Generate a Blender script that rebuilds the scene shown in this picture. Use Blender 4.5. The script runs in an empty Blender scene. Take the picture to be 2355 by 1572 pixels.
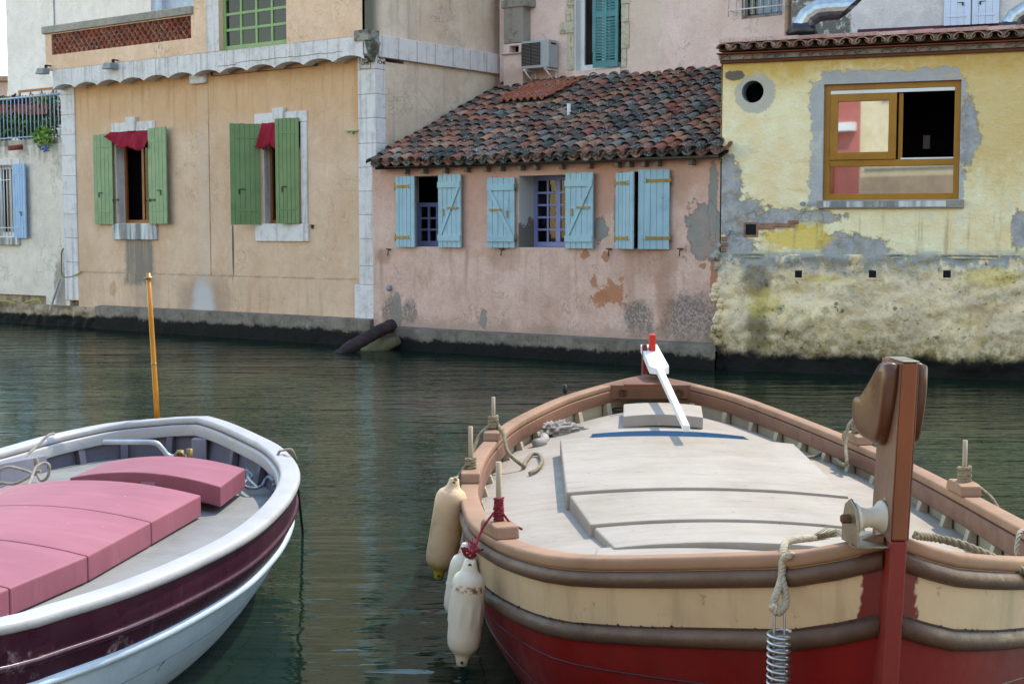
import bpy, math, random
from mathutils import Vector, Matrix, noise as mnoise
R = math.radians
random.seed(7)
SC = bpy.context.scene
COL = SC.collection
# ---------------------------------------------------------------- camera
FPX, HOR, CAMZ = 3271.0, 530.0, 2.0
PITCH = math.atan((786 - HOR) / FPX)
cam_d = bpy.data.cameras.new('camera')
cam_d.sensor_width = 36.0
cam_d.lens = FPX / 2355 * 36.0
cam_d.clip_end = 2000
cam = bpy.data.objects.new('camera', cam_d)
COL.objects.link(cam)
cam.location = (0, 0, CAMZ)
cam.rotation_euler = (math.pi / 2 - PITCH, 0, 0)
SC.camera = cam
cp, sp = math.cos(PITCH), math.sin(PITCH)

def ray(px, py):
    x = (px - 1177.5) / FPX
    y = (786 - py) / FPX
    return Vector((x, cp + y * sp, -sp + y * cp))

def atz(px, py, z):
    r = ray(px, py)
    return Vector((0, 0, CAMZ)) + r * ((z - CAMZ) / r.z)

def aty(px, py, Y):
    r = ray(px, py)
    return Vector((0, 0, CAMZ)) + r * (Y / r.y)

class Frame:
    """a facade: x runs along the wall, y into the wall, z up"""
    def __init__(s, o, u):
        s.o = Vector((o[0], o[1], 0)); u = Vector((u[0], u[1], 0)).normalized(); s.u = u
        s.i = Vector((-u.y, u.x, 0))
        s.M = Matrix(((u.x, s.i.x, 0, s.o.x), (u.y, s.i.y, 0, s.o.y), (0, 0, 1, 0), (0, 0, 0, 1)))
    def hit(s, px, py, y=0.0):
        r = ray(px, py)
        o = s.o + s.i * y
        t = (o - Vector((0, 0, CAMZ))).dot(s.i) / r.dot(s.i)
        p = Vector((0, 0, CAMZ)) + r * t
        return (p - s.o).dot(s.u), p.z
    def U(s, px, y=0.0, py=450): return s.hit(px, py, y)[0]
    def Z(s, px, py, y=0.0): return s.hit(px, py, y)[1]
    def W(s, x, y, z): return s.M @ Vector((x, y, z))

# ---------------------------------------------------------------- mesh builder
class MB:
    def __init__(s): s.v = []; s.f = []; s.sm = []
    def add(s, vs, fs, smooth=False, M=None):
        b = len(s.v)
        for v in vs:
            v = Vector(v)
            s.v.append(M @ v if M is not None else v)
        for f in fs:
            s.f.append([b + i for i in f]); s.sm.append(smooth)
        return s
    def box(s, x0, x1, y0, y1, z0, z1, M=None):
        vs = [(x0, y0, z0), (x1, y0, z0), (x1, y1, z0), (x0, y1, z0), (x0, y0, z1), (x1, y0, z1), (x1, y1, z1), (x0, y1, z1)]
        fs = [(0, 3, 2, 1), (4, 5, 6, 7), (0, 1, 5, 4), (1, 2, 6, 5), (2, 3, 7, 6), (3, 0, 4, 7)]
        return s.add(vs, fs, False, M)
    def quad(s, a, b, c, d, M=None): return s.add([a, b, c, d], [(0, 1, 2, 3)], False, M)
    def prism(s, poly, y0, y1, M=None):
        n = len(poly)
        vs = [(x, y0, z) for x, z in poly] + [(x, y1, z) for x, z in poly]
        fs = [tuple(range(n)), tuple(range(2 * n - 1, n - 1, -1))]
        for k in range(n):
            j = (k + 1) % n
            fs.append((j, k, n + k, n + j))
        return s.add(vs, fs, False, M)
    def tube(s, pts, r, seg=8, caps=True, smooth=True, M=None):
        pts = [Vector(p) for p in pts]; n = len(pts)
        rs = r if isinstance(r, (list, tuple)) else [r] * n
        t0 = (pts[1] - pts[0]).normalized()
        a = Vector((0, 0, 1)) if abs(t0.z) < .9 else Vector((1, 0, 0))
        nrm = t0.cross(a).normalized()
        vs = []
        for k in range(n):
            t = (pts[min(k + 1, n - 1)] - pts[max(k - 1, 0)])
            if t.length < 1e-9: t = t0
            t = t.normalized()
            nrm = (nrm - t * nrm.dot(t)).normalized()
            b = t.cross(nrm)
            for q in range(seg):
                an = 2 * math.pi * q / seg
                vs.append(pts[k] + (nrm * math.cos(an) + b * math.sin(an)) * rs[k])
        fs = []
        for k in range(n - 1):
            for q in range(seg):
                q2 = (q + 1) % seg
                fs.append((k * seg + q, k * seg + q2, (k + 1) * seg + q2, (k + 1) * seg + q))
        s.add(vs, fs, smooth, M)
        if caps:
            b = len(s.v) - n * seg
            s.f.append([b + q for q in range(seg)][::-1]); s.sm.append(False)
            s.f.append([b + (n - 1) * seg + q for q in range(seg)]); s.sm.append(False)
        return s
    def lathe(s, prof, seg=20, M=None, smooth=True, fn=None):
        n = len(prof); vs = []
        for (r, z) in prof:
            for q in range(seg):
                an = 2 * math.pi * q / seg
                rr = r * (fn(an, z) if fn else 1)
                vs.append((rr * math.cos(an), rr * math.sin(an), z))
        fs = []
        for k in range(n - 1):
            for q in range(seg):
                q2 = (q + 1) % seg
                fs.append((k * seg + q, k * seg + q2, (k + 1) * seg + q2, (k + 1) * seg + q))
        fs.append(tuple(range(seg - 1, -1, -1))); fs.append(tuple((n - 1) * seg + q for q in range(seg)))
        return s.add(vs, fs, smooth, M)
    def grid(s, P, smooth=True, closed_j=False, skip=None):
        ni, nj = len(P), len(P[0])
        vs = [p for row in P for p in row]; fs = []
        for i in range(ni - 1):
            for j in range(nj if closed_j else nj - 1):
                if skip and skip(i, j): continue
                j2 = (j + 1) % nj
                fs.append((i * nj + j, (i + 1) * nj + j, (i + 1) * nj + j2, i * nj + j2))
        return s.add(vs, fs, smooth)
    def build(s, name, mat, parent=None, M=None, bev=0.0, bseg=2, sub=0, fix=True):
        me = bpy.data.meshes.new(name)
        me.from_pydata([tuple(v) for v in s.v], [], s.f)
        me.polygons.foreach_set('use_smooth', s.sm)
        if fix:
            import bmesh
            bm = bmesh.new(); bm.from_mesh(me)
            bmesh.ops.recalc_face_normals(bm, faces=bm.faces)
            bm.to_mesh(me); bm.free()
        me.update()
        me.materials.append(mat)
        ob = bpy.data.objects.new(name, me)
        COL.objects.link(ob)
        if parent is not None: ob.parent = parent
        elif M is not None: ob.matrix_world = M
        if parent is None:
            # move the origin to the foot of the thing
            vs = [v.co for v in me.vertices]
            c = Vector(((min(v.x for v in vs) + max(v.x for v in vs)) / 2, (min(v.y for v in vs) + max(v.y for v in vs)) / 2, min(v.z for v in vs)))
            me.transform(Matrix.Translation(-c))
            ob.matrix_world = (M if M is not None else Matrix()) @ Matrix.Translation(c)
        if bev > 0:
            b = ob.modifiers.new('bevel', 'BEVEL'); b.width = bev; b.segments = bseg; b.limit_method = 'ANGLE'; b.angle_limit = R(40)
        if sub:
            b = ob.modifiers.new('subd', 'SUBSURF'); b.levels = sub; b.render_levels = sub
        return ob

def tag(o, label=None, cat=None, group=None, kind=None):
    if label: o['label'] = label
    if cat: o['category'] = cat
    if group: o['group'] = group
    if kind: o['kind'] = kind
    return o

def thing(name, label, cat, M=None, loc=None, group=None):
    o = bpy.data.objects.new(name, None); COL.objects.link(o)
    o.empty_display_size = .1
    if M is not None: o.matrix_world = M
    if loc is not None: o.location = loc
    return tag(o, label, cat, group)

def T3(x, y, z, rz=0.0): return Matrix.Translation((x, y, z)) @ Matrix.Rotation(rz, 4, 'Z')

def spline(pts, n):
    """Catmull-Rom through pts, n points evenly spaced by length"""
    P = [Vector(p) for p in pts]
    P = [P[0] * 2 - P[1]] + P + [P[-1] * 2 - P[-2]]
    out = []
    for k in range(1, len(P) - 2):
        for q in range(16):
            t = q / 16
            p0, p1, p2, p3 = P[k - 1:k + 3]
            out.append(.5 * ((2 * p1) + (p2 - p0) * t + (2 * p0 - 5 * p1 + 4 * p2 - p3) * t * t + (3 * p1 - p0 - 3 * p2 + p3) * t ** 3))
    out.append(P[-2])
    L = [0]
    for k in range(1, len(out)): L.append(L[-1] + (out[k] - out[k - 1]).length)
    res = []; k = 0
    for q in range(n):
        d = L[-1] * q / (n - 1)
        while k < len(out) - 2 and L[k + 1] < d: k += 1
        f = (d - L[k]) / max(1e-9, L[k + 1] - L[k])
        res.append(out[k].lerp(out[k + 1], max(0, min(1, f))))
    return res

def rope(mb, pts, r, turns=14.0, strands=3, n=None, seg=6):
    """a laid rope: strands twisted round a path; turns per metre"""
    P = [Vector(p) for p in pts]
    L = sum((P[k + 1] - P[k]).length for k in range(len(P) - 1))
    n = n or max(12, int(L * turns * 9))
    C = spline(pts, n)
    t0 = (C[1] - C[0]).normalized()
    nrm = t0.cross(Vector((.3, .2, 1))).normalized()
    paths = [[] for _ in range(strands)]
    for k in range(n):
        t = (C[min(k + 1, n - 1)] - C[max(k - 1, 0)]).normalized()
        nrm = (nrm - t * nrm.dot(t)).normalized(); b = t.cross(nrm)
        ph = 2 * math.pi * turns * L * k / (n - 1)
        for q in range(strands):
            a = ph + 2 * math.pi * q / strands
            paths[q].append(C[k] + (nrm * math.cos(a) + b * math.sin(a)) * r * .52)
    for p in paths: mb.tube(p, r * .55, seg)
    return mb

def coil(c, r, z0, z1, turns, n=None, jitter=0.0, rnd=None):
    n = n or int(turns * 14); out = []
    for k in range(n + 1):
        a = 2 * math.pi * turns * k / n
        j = (rnd.uniform(-jitter, jitter) if rnd else 0)
        out.append(Vector((c[0] + (r + j) * math.cos(a), c[1] + (r + j) * math.sin(a), c[2] + z0 + (z1 - z0) * k / n + j)))
    return out
# ---------------------------------------------------------------- materials
def srgb(h, m=1.0):
    """hex colour as it looks -> linear base colour"""
    k = (m, m, m)
    if not isinstance(h, str): k = [m * q for q in h[1:]]; h = h[0]
    c = [int(h[i:i + 2], 16) / 255 for i in (0, 2, 4)]
    return tuple(min(.9, (x / 12.92 if x <= .04045 else ((x + .055) / 1.055) ** 2.4) * q) for x, q in zip(c, k)) + (1,)

class NT:
    def __init__(s, name, rough=.8, spec=.3, metal=0.0, color=None):
        s.m = bpy.data.materials.new(name); s.m.use_nodes = True
        s.t = s.m.node_tree; s.b = s.t.nodes['Principled BSDF']
        s.b.inputs['Roughness'].default_value = rough
        s.b.inputs['Specular IOR Level'].default_value = spec
        s.b.inputs['Metallic'].default_value = metal
        if color: s.b.inputs['Base Color'].default_value = color
        s._obj = None; s._xyz = None
    def nd(s, ty): return s.t.nodes.new(ty)
    def put(s, sock, v):
        if hasattr(v, 'is_output'): s.t.links.new(v, sock)
        elif v is not None:
            try: sock.default_value = v
            except Exception: sock.default_value = tuple(v)[:3]
    @property
    def obj(s):
        if s._obj is None: s._obj = s.nd('ShaderNodeTexCoord').outputs['Object']
        return s._obj
    @property
    def xyz(s):
        if s._xyz is None:
            n = s.nd('ShaderNodeSeparateXYZ'); s.t.links.new(s.obj, n.inputs[0]); s._xyz = n.outputs
        return s._xyz
    def mapv(s, scale=(1, 1, 1), loc=(0, 0, 0), vec=None, rot=(0, 0, 0)):
        n = s.nd('ShaderNodeMapping'); s.put(n.inputs['Vector'], vec or s.obj)
        n.inputs['Scale'].default_value = scale; n.inputs['Location'].default_value = loc; n.inputs['Rotation'].default_value = rot
        return n.outputs[0]
    def noise(s, scale, detail=4, rough=.55, vec=None, dist=0.0):
        n = s.nd('ShaderNodeTexNoise'); s.put(n.inputs['Vector'], vec or s.obj)
        n.inputs['Scale'].default_value = scale; n.inputs['Detail'].default_value = detail
        n.inputs['Roughness'].default_value = rough; n.inputs['Distortion'].default_value = dist
        return n.outputs['Fac']
    def voro(s, scale, vec=None, feature='F1', rnd=1.0):
        n = s.nd('ShaderNodeTexVoronoi'); n.feature = feature; s.put(n.inputs['Vector'], vec or s.obj)
        n.inputs['Scale'].default_value = scale; n.inputs['Randomness'].default_value = rnd
        return n.outputs['Distance']
    def math(s, op, a, b=None, c=None):
        n = s.nd('ShaderNodeMath'); n.operation = op
        s.put(n.inputs[0], a)
        if b is not None: s.put(n.inputs[1], b)
        if c is not None: s.put(n.inputs[2], c)
        return n.outputs[0]
    def sstep(s, v, a, b, lo=0.0, hi=1.0):
        n = s.nd('ShaderNodeMapRange'); n.interpolation_type = 'SMOOTHSTEP'
        s.put(n.inputs['Value'], v)
        n.inputs['From Min'].default_value = a; n.inputs['From Max'].default_value = b
        n.inputs['To Min'].default_value = lo; n.inputs['To Max'].default_value = hi
        return n.outputs['Result']
    def mix(s, f, a, b, blend='MIX'):
        n = s.nd('ShaderNodeMix'); n.data_type = 'RGBA'; n.blend_type = blend
        s.put(n.inputs[0], f); s.put(n.inputs[6], a); s.put(n.inputs[7], b)
        return n.outputs[2]
    def ramp(s, f, stops, interp='LINEAR'):
        n = s.nd('ShaderNodeValToRGB'); n.color_ramp.interpolation = interp
        e = n.color_ramp.elements
        while len(e) < len(stops): e.new(.5)
        for k, (p, c) in enumerate(stops): e[k].position = p; e[k].color = c
        s.put(n.inputs[0], f); return n.outputs[0]
    def island(s):
        return s.nd('ShaderNodeNewGeometry').outputs['Random Per Island']
    def warp(s):
        if not hasattr(s, '_w'):
            a = s.noise(2.6, 9, .68); b = s.noise(11, 8, .7)
            s._w = s.math('ADD', s.math('MULTIPLY', s.math('SUBTRACT', a, .5), 2.6), s.math('MULTIPLY', s.math('SUBTRACT', b, .5), 1.5))
        return s._w
    def blob(s, cx, cz, rx, rz, warp=1.0, soft=.12):
        X, _, Z = s.xyz
        dx = s.math('MULTIPLY', s.math('SUBTRACT', X, cx), 1 / rx)
        dz = s.math('MULTIPLY', s.math('SUBTRACT', Z, cz), 1 / rz)
        d = s.math('SQRT', s.math('ADD', s.math('MULTIPLY', dx, dx), s.math('MULTIPLY', dz, dz)))
        d = s.math('ADD', d, s.math('MULTIPLY', s.warp(), warp))
        return s.sstep(d, 1 - soft, 1 + soft, 1.0, 0.0)
    def rect(s, x0, x1, z0, z1, warp=.15, soft=.02):
        X, _, Z = s.xyz
        dx = s.math('SUBTRACT', s.math('ABSOLUTE', s.math('SUBTRACT', X, (x0 + x1) / 2)), abs(x1 - x0) / 2)
        dz = s.math('SUBTRACT', s.math('ABSOLUTE', s.math('SUBTRACT', Z, (z0 + z1) / 2)), abs(z1 - z0) / 2)
        d = s.math('ADD', s.math('MAXIMUM', dx, dz), s.math('MULTIPLY', s.warp(), warp))
        return s.sstep(d, -soft, soft, 1.0, 0.0)
    def above(s, z, warp=.1, soft=.05):
        Z = s.xyz[2]
        return s.sstep(s.math('ADD', Z, s.math('MULTIPLY', s.warp(), warp)), z - soft, z + soft)
    def streaks(s, sx=9, sz=.5, lo=.5, hi=.75):
        v = s.mapv((sx, sx, sz)); return s.sstep(s.noise(1.0, 4, .6, v), lo, hi)
    def patch(s, col, inner, outer, c, lip='6a5f54', depth=1.0):
        """fallen plaster: a broken lip round a sunken patch"""
        if not hasattr(s, '_h'): s._h = None
        col = s.mix(s.math('MULTIPLY', outer, .55), col, srgb(lip))
        col = s.mix(inner, col, c)
        d = s.math('MULTIPLY', inner, -depth); s._h = d if s._h is None else s.math('ADD', s._h, d)
        return col
    def mul(s, a, b): return s.math('MULTIPLY', a, b)
    def bump(s, h, dist=.01, strength=1.0, normal=None):
        n = s.nd('ShaderNodeBump'); s.put(n.inputs['Height'], h)
        n.inputs['Distance'].default_value = dist; n.inputs['Strength'].default_value = strength
        if normal is not None: s.put(n.inputs['Normal'], normal)
        return n.outputs[0]
    def out(s, col=None, rough=None, normal=None):
        if col is not None: s.put(s.b.inputs['Base Color'], col)
        if rough is not None: s.put(s.b.inputs['Roughness'], rough)
        if normal is not None: s.put(s.b.inputs['Normal'], normal)
        return s.m

def plaster(name, c, c2, dirt='5a5550', stains=None, grain=.006, streak=.25, big=.9):
    """lime plaster: two washes, speckle, faint drips, then the marks of this wall"""
    n = NT(name, .9, .2)
    f = n.sstep(n.noise(big, 8, .66), .36, .64)
    col = n.mix(f, srgb(c), srgb(c2))
    tw = n.sstep(n.noise(3.2, 9, .72, None, .8), .44, .62, 0, .30)
    col = n.mix(tw, col, n.mix(.5, srgb(c2), srgb(dirt)))
    lt = n.sstep(n.noise(2.1, 8, .7, n.mapv((1, 1, 1), (7, 3, 5))), .54, .68, 0, .35)
    col = n.mix(lt, col, tuple(min(1, x * 1.22) for x in srgb(c)[:3]) + (1,))
    sp = n.noise(38, 3, .7)
    col = n.mix(n.sstep(sp, .40, .68, 0, .20), col, srgb(dirt))
    col = n.mix(n.math('MULTIPLY', n.streaks(6, .35, .55, .85), streak), col, srgb(dirt))
    cr = n.sstep(n.math('ABSOLUTE', n.math('SUBTRACT', n.noise(1.7, 9, .66, None, .6), .5)), .012, .0, 0, .75)
    cr = n.mul(cr, n.sstep(n.noise(.8, 3, .5), .50, .6))
    col = n.mix(cr, col, srgb(dirt))
    if stains: col = stains(n, col)
    h = n.math('ADD', n.noise(3, 6, .6), n.math('MULTIPLY', n.noise(45, 3, .6), .35))
    if getattr(n, '_h', None) is not None: h = n.math('ADD', h, n.math('MULTIPLY', n._h, .6))
    return n.out(col, None, n.bump(h, grain * 4, .7))

def paint(name, c, rough=.45, var=.12, grain=None, wear=None, wearc='8a8478', spec=.4, bump=.0015, chips=None):
    """brushed paint on wood; grain = axis scale for streaks"""
    n = NT(name, rough, spec)
    base = srgb(c); dk = tuple(x * (1 - var * 2) for x in base[:3]) + (1,)
    lt = tuple(min(1, x * (1 + var)) for x in base[:3]) + (1,)
    col = n.ramp(n.noise(2.2, 6, .65), [(.3, dk), (.5, base), (.72, lt)])
    g = n.noise(1.0, 5, .6, n.mapv(grain)) if grain else n.noise(30, 4, .6)
    col = n.mix(n.sstep(g, .45, .8, 0, .28), col, dk)
    if wear:
        w = n.sstep(n.noise(wear[0], 8, .7), wear[1], wear[1] + .03)
        col = n.mix(w, col, srgb(wearc))
    if chips:
        w = n.sstep(n.noise(chips[0], 3, .5, n.mapv(chips[3] if len(chips) > 3 else (1, 1, 1))), chips[1], chips[1] + .02)
        col = n.mix(w, col, srgb(chips[2]))
    r = n.sstep(n.noise(7, 5, .6), .3, .7, rough * .8, min(1, rough * 1.25))
    return n.out(col, r, n.bump(g, bump * 3, .5))

def simple(name, c, rough=.6, spec=.3, metal=0.0, var=.1, scale=12):
    n = NT(name, rough, spec, metal)
    base = srgb(c)
    col = n.ramp(n.noise(scale, 5, .6), [(.3, tuple(x * (1 - var * 2) for x in base[:3]) + (1,)), (.7, tuple(min(1, x * (1 + var)) for x in base[:3]) + (1,))])
    return n.out(col)

MT = {}
MT['dark'] = simple('dark_interior', '222428', .9, .1)
MT['room'] = simple('room_plaster', '6a6a68', .9, .1)
def white_stone():
    n = NT('white_stone', .85, .2)
    col = n.mix(n.sstep(n.noise(5, 8, .68), .46, .7, 0, .6), srgb('dcd6d6'), srgb('b2aaa5'))
    col = n.mix(n.math('MULTIPLY', n.streaks(10, .6, .5, .72), .5), col, srgb('857e75'))
    col = n.mix(n.sstep(n.noise(16, 6, .7), .60, .68, 0, .5), col, srgb('8e877d'))
    col = n.mix(n.math('MULTIPLY', n.island(), .22), col, srgb('a8a19a'))
    return n.out(col, None, n.bump(n.noise(18, 7, .65), .02, .6))
MT['white_stone'] = white_stone()
MT['green_paint'] = paint('green_paint', ('627b4f', 1.15, 1.1, 1.1), .5, .12, (14, 14, .8), (11, .72), '9fae8f')
MT['pale_green_paint'] = paint('green_paint_pale', ('778f68', 1.1, 1.08, 1.1), .5, .1, (14, 14, .8), (11, .7), 'a9b79a')  # paler green of the first window's shutters
MT['blue_paint'] = paint('weathered_blue_paint', ('93acb4', 1, 1.05, 1.09), .6, .12, (22, 22, .7), (10, .64), '6f8e96')
MT['sky_paint'] = paint('sky_blue_paint', '8aaace', .5, .08, (14, 14, .8), (11, .72), 'b5c4cf')
MT['lavender'] = paint('lavender_paint', '7f86b4', .5, .08, (12, 12, 1))
MT['teal_paint'] = paint('teal_paint', '4c8488', .55, .12, (14, 14, 1), (12, .68), '7d8a80')
MT['lime_paint'] = paint('lime_green_paint', '84a068', .45, .06)
MT['white_paint'] = paint('white_paint', 'dcdcdb', .5, .06, None, (9, .70), 'a5a29a')
MT['white_shutter'] = paint('white_shutter_paint', 'c8d0e2', .5, .06, (14, 14, .8))
MT['brown_wood'] = paint('varnished_brown_wood', '8a5128', .4, .15, (30, 30, 1.2))
MT['ochre_wood'] = paint('ochre_varnished_wood', '9c6a14', .35, .12, (9, 9, 9))
MT['iron'] = simple('black_iron', '23211f', .6, .4)
MT['rust'] = simple('rusty_iron', '5c4128', .8, .2, 0, .3, 30)
MT['brass'] = simple('old_brass', '8a7442', .5, .5, .6, .2)
MT['steel'] = simple('galvanised_steel', 'b9bcbd', .32, .5, .9, .12)
MT['pipe_grey'] = simple('grey_plastic', '8a8f98', .5)
MT['awning'] = simple('burgundy_cloth', '8c2233', .85, .1, 0, .12, 6)
MT['curtain'] = simple('white_voile', 'b8bcc8', .9, .1)
MT['concrete'] = (lambda n: n.out(
    n.mix(n.sstep(n.noise(7, 7, .7), .5, .75, 0, .6), n.mix(n.sstep(n.noise(2, 5, .6), .35, .65), srgb('928b82'), srgb('a59d92')), srgb('5f5850')),
    None, n.bump(n.noise(14, 7, .65), .05, .6)))(NT('grey_concrete', .92, .2))

def glass_mat(name, tint, refl=.35, rough=.02):
    """window pane seen by day: dark room behind, reflection in front"""
    n = NT(name, rough, .5)
    t = n.t; gl = n.nd('ShaderNodeBsdfGlossy'); gl.inputs['Roughness'].default_value = rough
    gl.inputs['Color'].default_value = (.9, .92, .95, 1)
    tr = n.nd('ShaderNodeBsdfTransparent'); tr.inputs['Color'].default_value = srgb(tint)
    mx = n.nd('ShaderNodeMixShader'); mx.inputs[0].default_value = refl
    t.links.new(tr.outputs[0], mx.inputs[1]); t.links.new(gl.outputs[0], mx.inputs[2])
    o = [x for x in t.nodes if x.type == 'OUTPUT_MATERIAL'][0]
    t.links.new(mx.outputs[0], o.inputs['Surface'])
    return n.m
MT['glass'] = glass_mat('window_glass', 'd4dadc', .035)
MT['mirror_glass'] = glass_mat('reflective_window_glass', '606468', .62)
MT['blue_glass'] = glass_mat('bluish_window_glass', 'b4c4d6', .05)
MT['dim_mirror'] = glass_mat('lower_window_glass', '606468', .40)

def tile_mat(name, stops, lichen=.75, dark='1d1d1b'):
    n = NT(name, .92, .15)
    col = n.ramp(n.island(), stops, 'CONSTANT')
    col = n.mix(n.sstep(n.noise(5, 5, .6), .40, .7, 0, .35), col, srgb('7a695e'))
    if lichen:
        pat = n.sstep(n.noise(1.3, 6, .66), .33, .55)
        spk = n.sstep(n.noise(26, 4, .7), .42, .56)
        col = n.mix(n.mul(n.math('MULTIPLY', pat, lichen), n.math('MULTIPLY_ADD', spk, .85, .12)), col, srgb(dark))
        lt = n.mul(n.sstep(n.noise(45, 4, .65), .56, .62), n.sstep(n.noise(2.6, 4, .6), .42, .56))
        col = n.mix(lt, col, srgb('b3b0a6'))
        col = n.mix(n.sstep(n.noise(4.4, 3, .6), .68, .74, 0, .5), col, srgb('8a7430'))
    return n.out(col, None, n.bump(n.noise(40, 4, .65), .012, .6))
TERRA = [(0, srgb(('955a48', 1.08, 1.25, 1.35))), (.12, srgb(('65524a', 1.08, 1.25, 1.35))), (.24, srgb(('a2674f', 1.08, 1.25, 1.35))), (.34, srgb(('524a45', 1.08, 1.25, 1.35))), (.46, srgb(('866354', 1.08, 1.25, 1.35))), (.58, srgb(('4c4844', 1.08, 1.25, 1.35))), (.70, srgb(('a8725a', 1.08, 1.25, 1.35))), (.76, srgb(('7a726b', 1.08, 1.25, 1.35))), (.84, srgb(('985646', 1.08, 1.25, 1.35))), (.95, srgb(('ad8068', 1.08, 1.25, 1.35)))]
MT['old_tile'] = tile_mat('lichened_terracotta', TERRA)
MT['clay_tile'] = tile_mat('clay_terracotta', [(0, srgb('a47262')), (.3, srgb('8e6456')), (.55, srgb('b48470')), (.8, srgb('7e5c50'))], .35, '45392f')
MT['new_tile'] = tile_mat('orange_terracotta', [(0, srgb('a8593f')), (.5, srgb('96503a'))], .3, '4a3528')
MT['claustra'] = tile_mat('red_claustra_clay', [(0, srgb('94513f')), (.4, srgb('a25e4a')), (.7, srgb('854838'))], .15)
# ---------------------------------------------------------------- facade frames
_c = aty(869, 795, 24.6)
O = Frame((_c.x, 24.6), (.8, -.6))
PY = -.12                                    # the pink cottage stands a hand proud of the quoin
_p = O.hit(1655, 800, PY)
_yo = O.W(_p[0], PY, 0)
Y = Frame((_yo.x, _yo.y), (.933, -.36))
BACK = 3.35                                  # depth of the pink cottage roof

def Rz(F, x0, x1, yt, yb, y=0.0):
    m = (x0 + x1) / 2
    return F.U(x0, y, (yt + yb) / 2), F.U(x1, y, (yt + yb) / 2), F.Z(m, yb, y), F.Z(m, yt, y)

def sheet(mb, u0, u1, z0, z1, y, holes=(), depth=.3, back=False):
    us = sorted(set([u0, u1] + [h[0] for h in holes] + [h[1] for h in holes]))
    zs = sorted(set([z0, z1] + [h[2] for h in holes] + [h[3] for h in holes]))
    us = [u for u in us if u0 <= u <= u1]; zs = [z for z in zs if z0 <= z <= z1]
    for a in range(len(us) - 1):
        for b in range(len(zs) - 1):
            cu, cz = (us[a] + us[a + 1]) / 2, (zs[b] + zs[b + 1]) / 2
            if any(h[0] < cu < h[1] and h[2] < cz < h[3] for h in holes): continue
            mb.quad((us[a], y, zs[b]), (us[a + 1], y, zs[b]), (us[a + 1], y, zs[b + 1]), (us[a], y, zs[b + 1]))
    for h in holes:
        d = y + depth
        mb.quad((h[0], y, h[2]), (h[0], y, h[3]), (h[0], d, h[3]), (h[0], d, h[2]))
        mb.quad((h[1], y, h[2]), (h[1], d, h[2]), (h[1], d, h[3]), (h[1], y, h[3]))
        mb.quad((h[0], y, h[3]), (h[1], y, h[3]), (h[1], d, h[3]), (h[0], d, h[3]))
        mb.quad((h[0], y, h[2]), (h[0], d, h[2]), (h[1], d, h[2]), (h[1], y, h[2]))
    return mb

def room(parent, u0, u1, z0, z1, y, depth=1.6, mat=None):
    """a dark room behind an opening: five inner faces"""
    mb = MB(); a, b, c, d = u0 - .5, u1 + .5, z0 - .4, z1 + .2; e = y + depth
    mb.quad((a, e, c), (b, e, c), (b, e, d), (a, e, d))
    mb.quad((a, y, c), (a, e, c), (a, e, d), (a, y, d)); mb.quad((b, y, c), (b, e, c), (b, e, d), (b, y, d))
    mb.quad((a, y, d), (b, y, d), (b, e, d), (a, e, d)); mb.quad((a, y, c), (b, y, c), (b, e, c), (a, e, c))
    # front wall inside, round the opening
    return mb.build('room', mat or MT['dark'], parent, fix=False)

def casement(parent, u0, u1, z0, z1, y, mat, cols=2, rows=1, glass='glass', fr=.055, bar=.025, skip=(), th=.05, sash=None):
    """window frame with bars; each pane a child"""
    mb = MB()
    mb.box(u0, u0 + fr, y, y + th, z0, z1); mb.box(u1 - fr, u1, y, y + th, z0, z1)
    mb.box(u0 + fr, u1 - fr, y, y + th, z1 - fr, z1); mb.box(u0 + fr, u1 - fr, y, y + th, z0, z0 + fr * 1.3)
    a, b, c, d = u0 + fr, u1 - fr, z0 + fr * 1.3, z1 - fr
    us = [a + (b - a) * k / cols for k in range(cols + 1)]; zs = [c + (d - c) * k / rows for k in range(rows + 1)]
    for k in range(1, cols):
        w = bar if not sash or k != sash else bar * 2.6
        mb.box(us[k] - w / 2, us[k] + w / 2, y + .006, y + th - .006, c, d)
    for k in range(1, rows):
        for q in range(cols):
            w0 = bar / 2 if q else 0; w1 = bar / 2 if q < cols - 1 else 0
            mb.box(us[q] + w0, us[q + 1] - w1, y + .009, y + th - .009, zs[k] - bar / 2, zs[k] + bar / 2)
    w = mb.build('window', mat, parent, bev=.004)
    for i in range(cols):
        for j in range(rows):
            if (i, j) in skip: continue
            g = MB(); g.quad((us[i], y + th / 2, zs[j]), (us[i + 1], y + th / 2, zs[j]), (us[i + 1], y + th / 2, zs[j + 1]), (us[i], y + th / 2, zs[j + 1]))
            g.build('pane', MT[glass], w)
    return w

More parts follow.
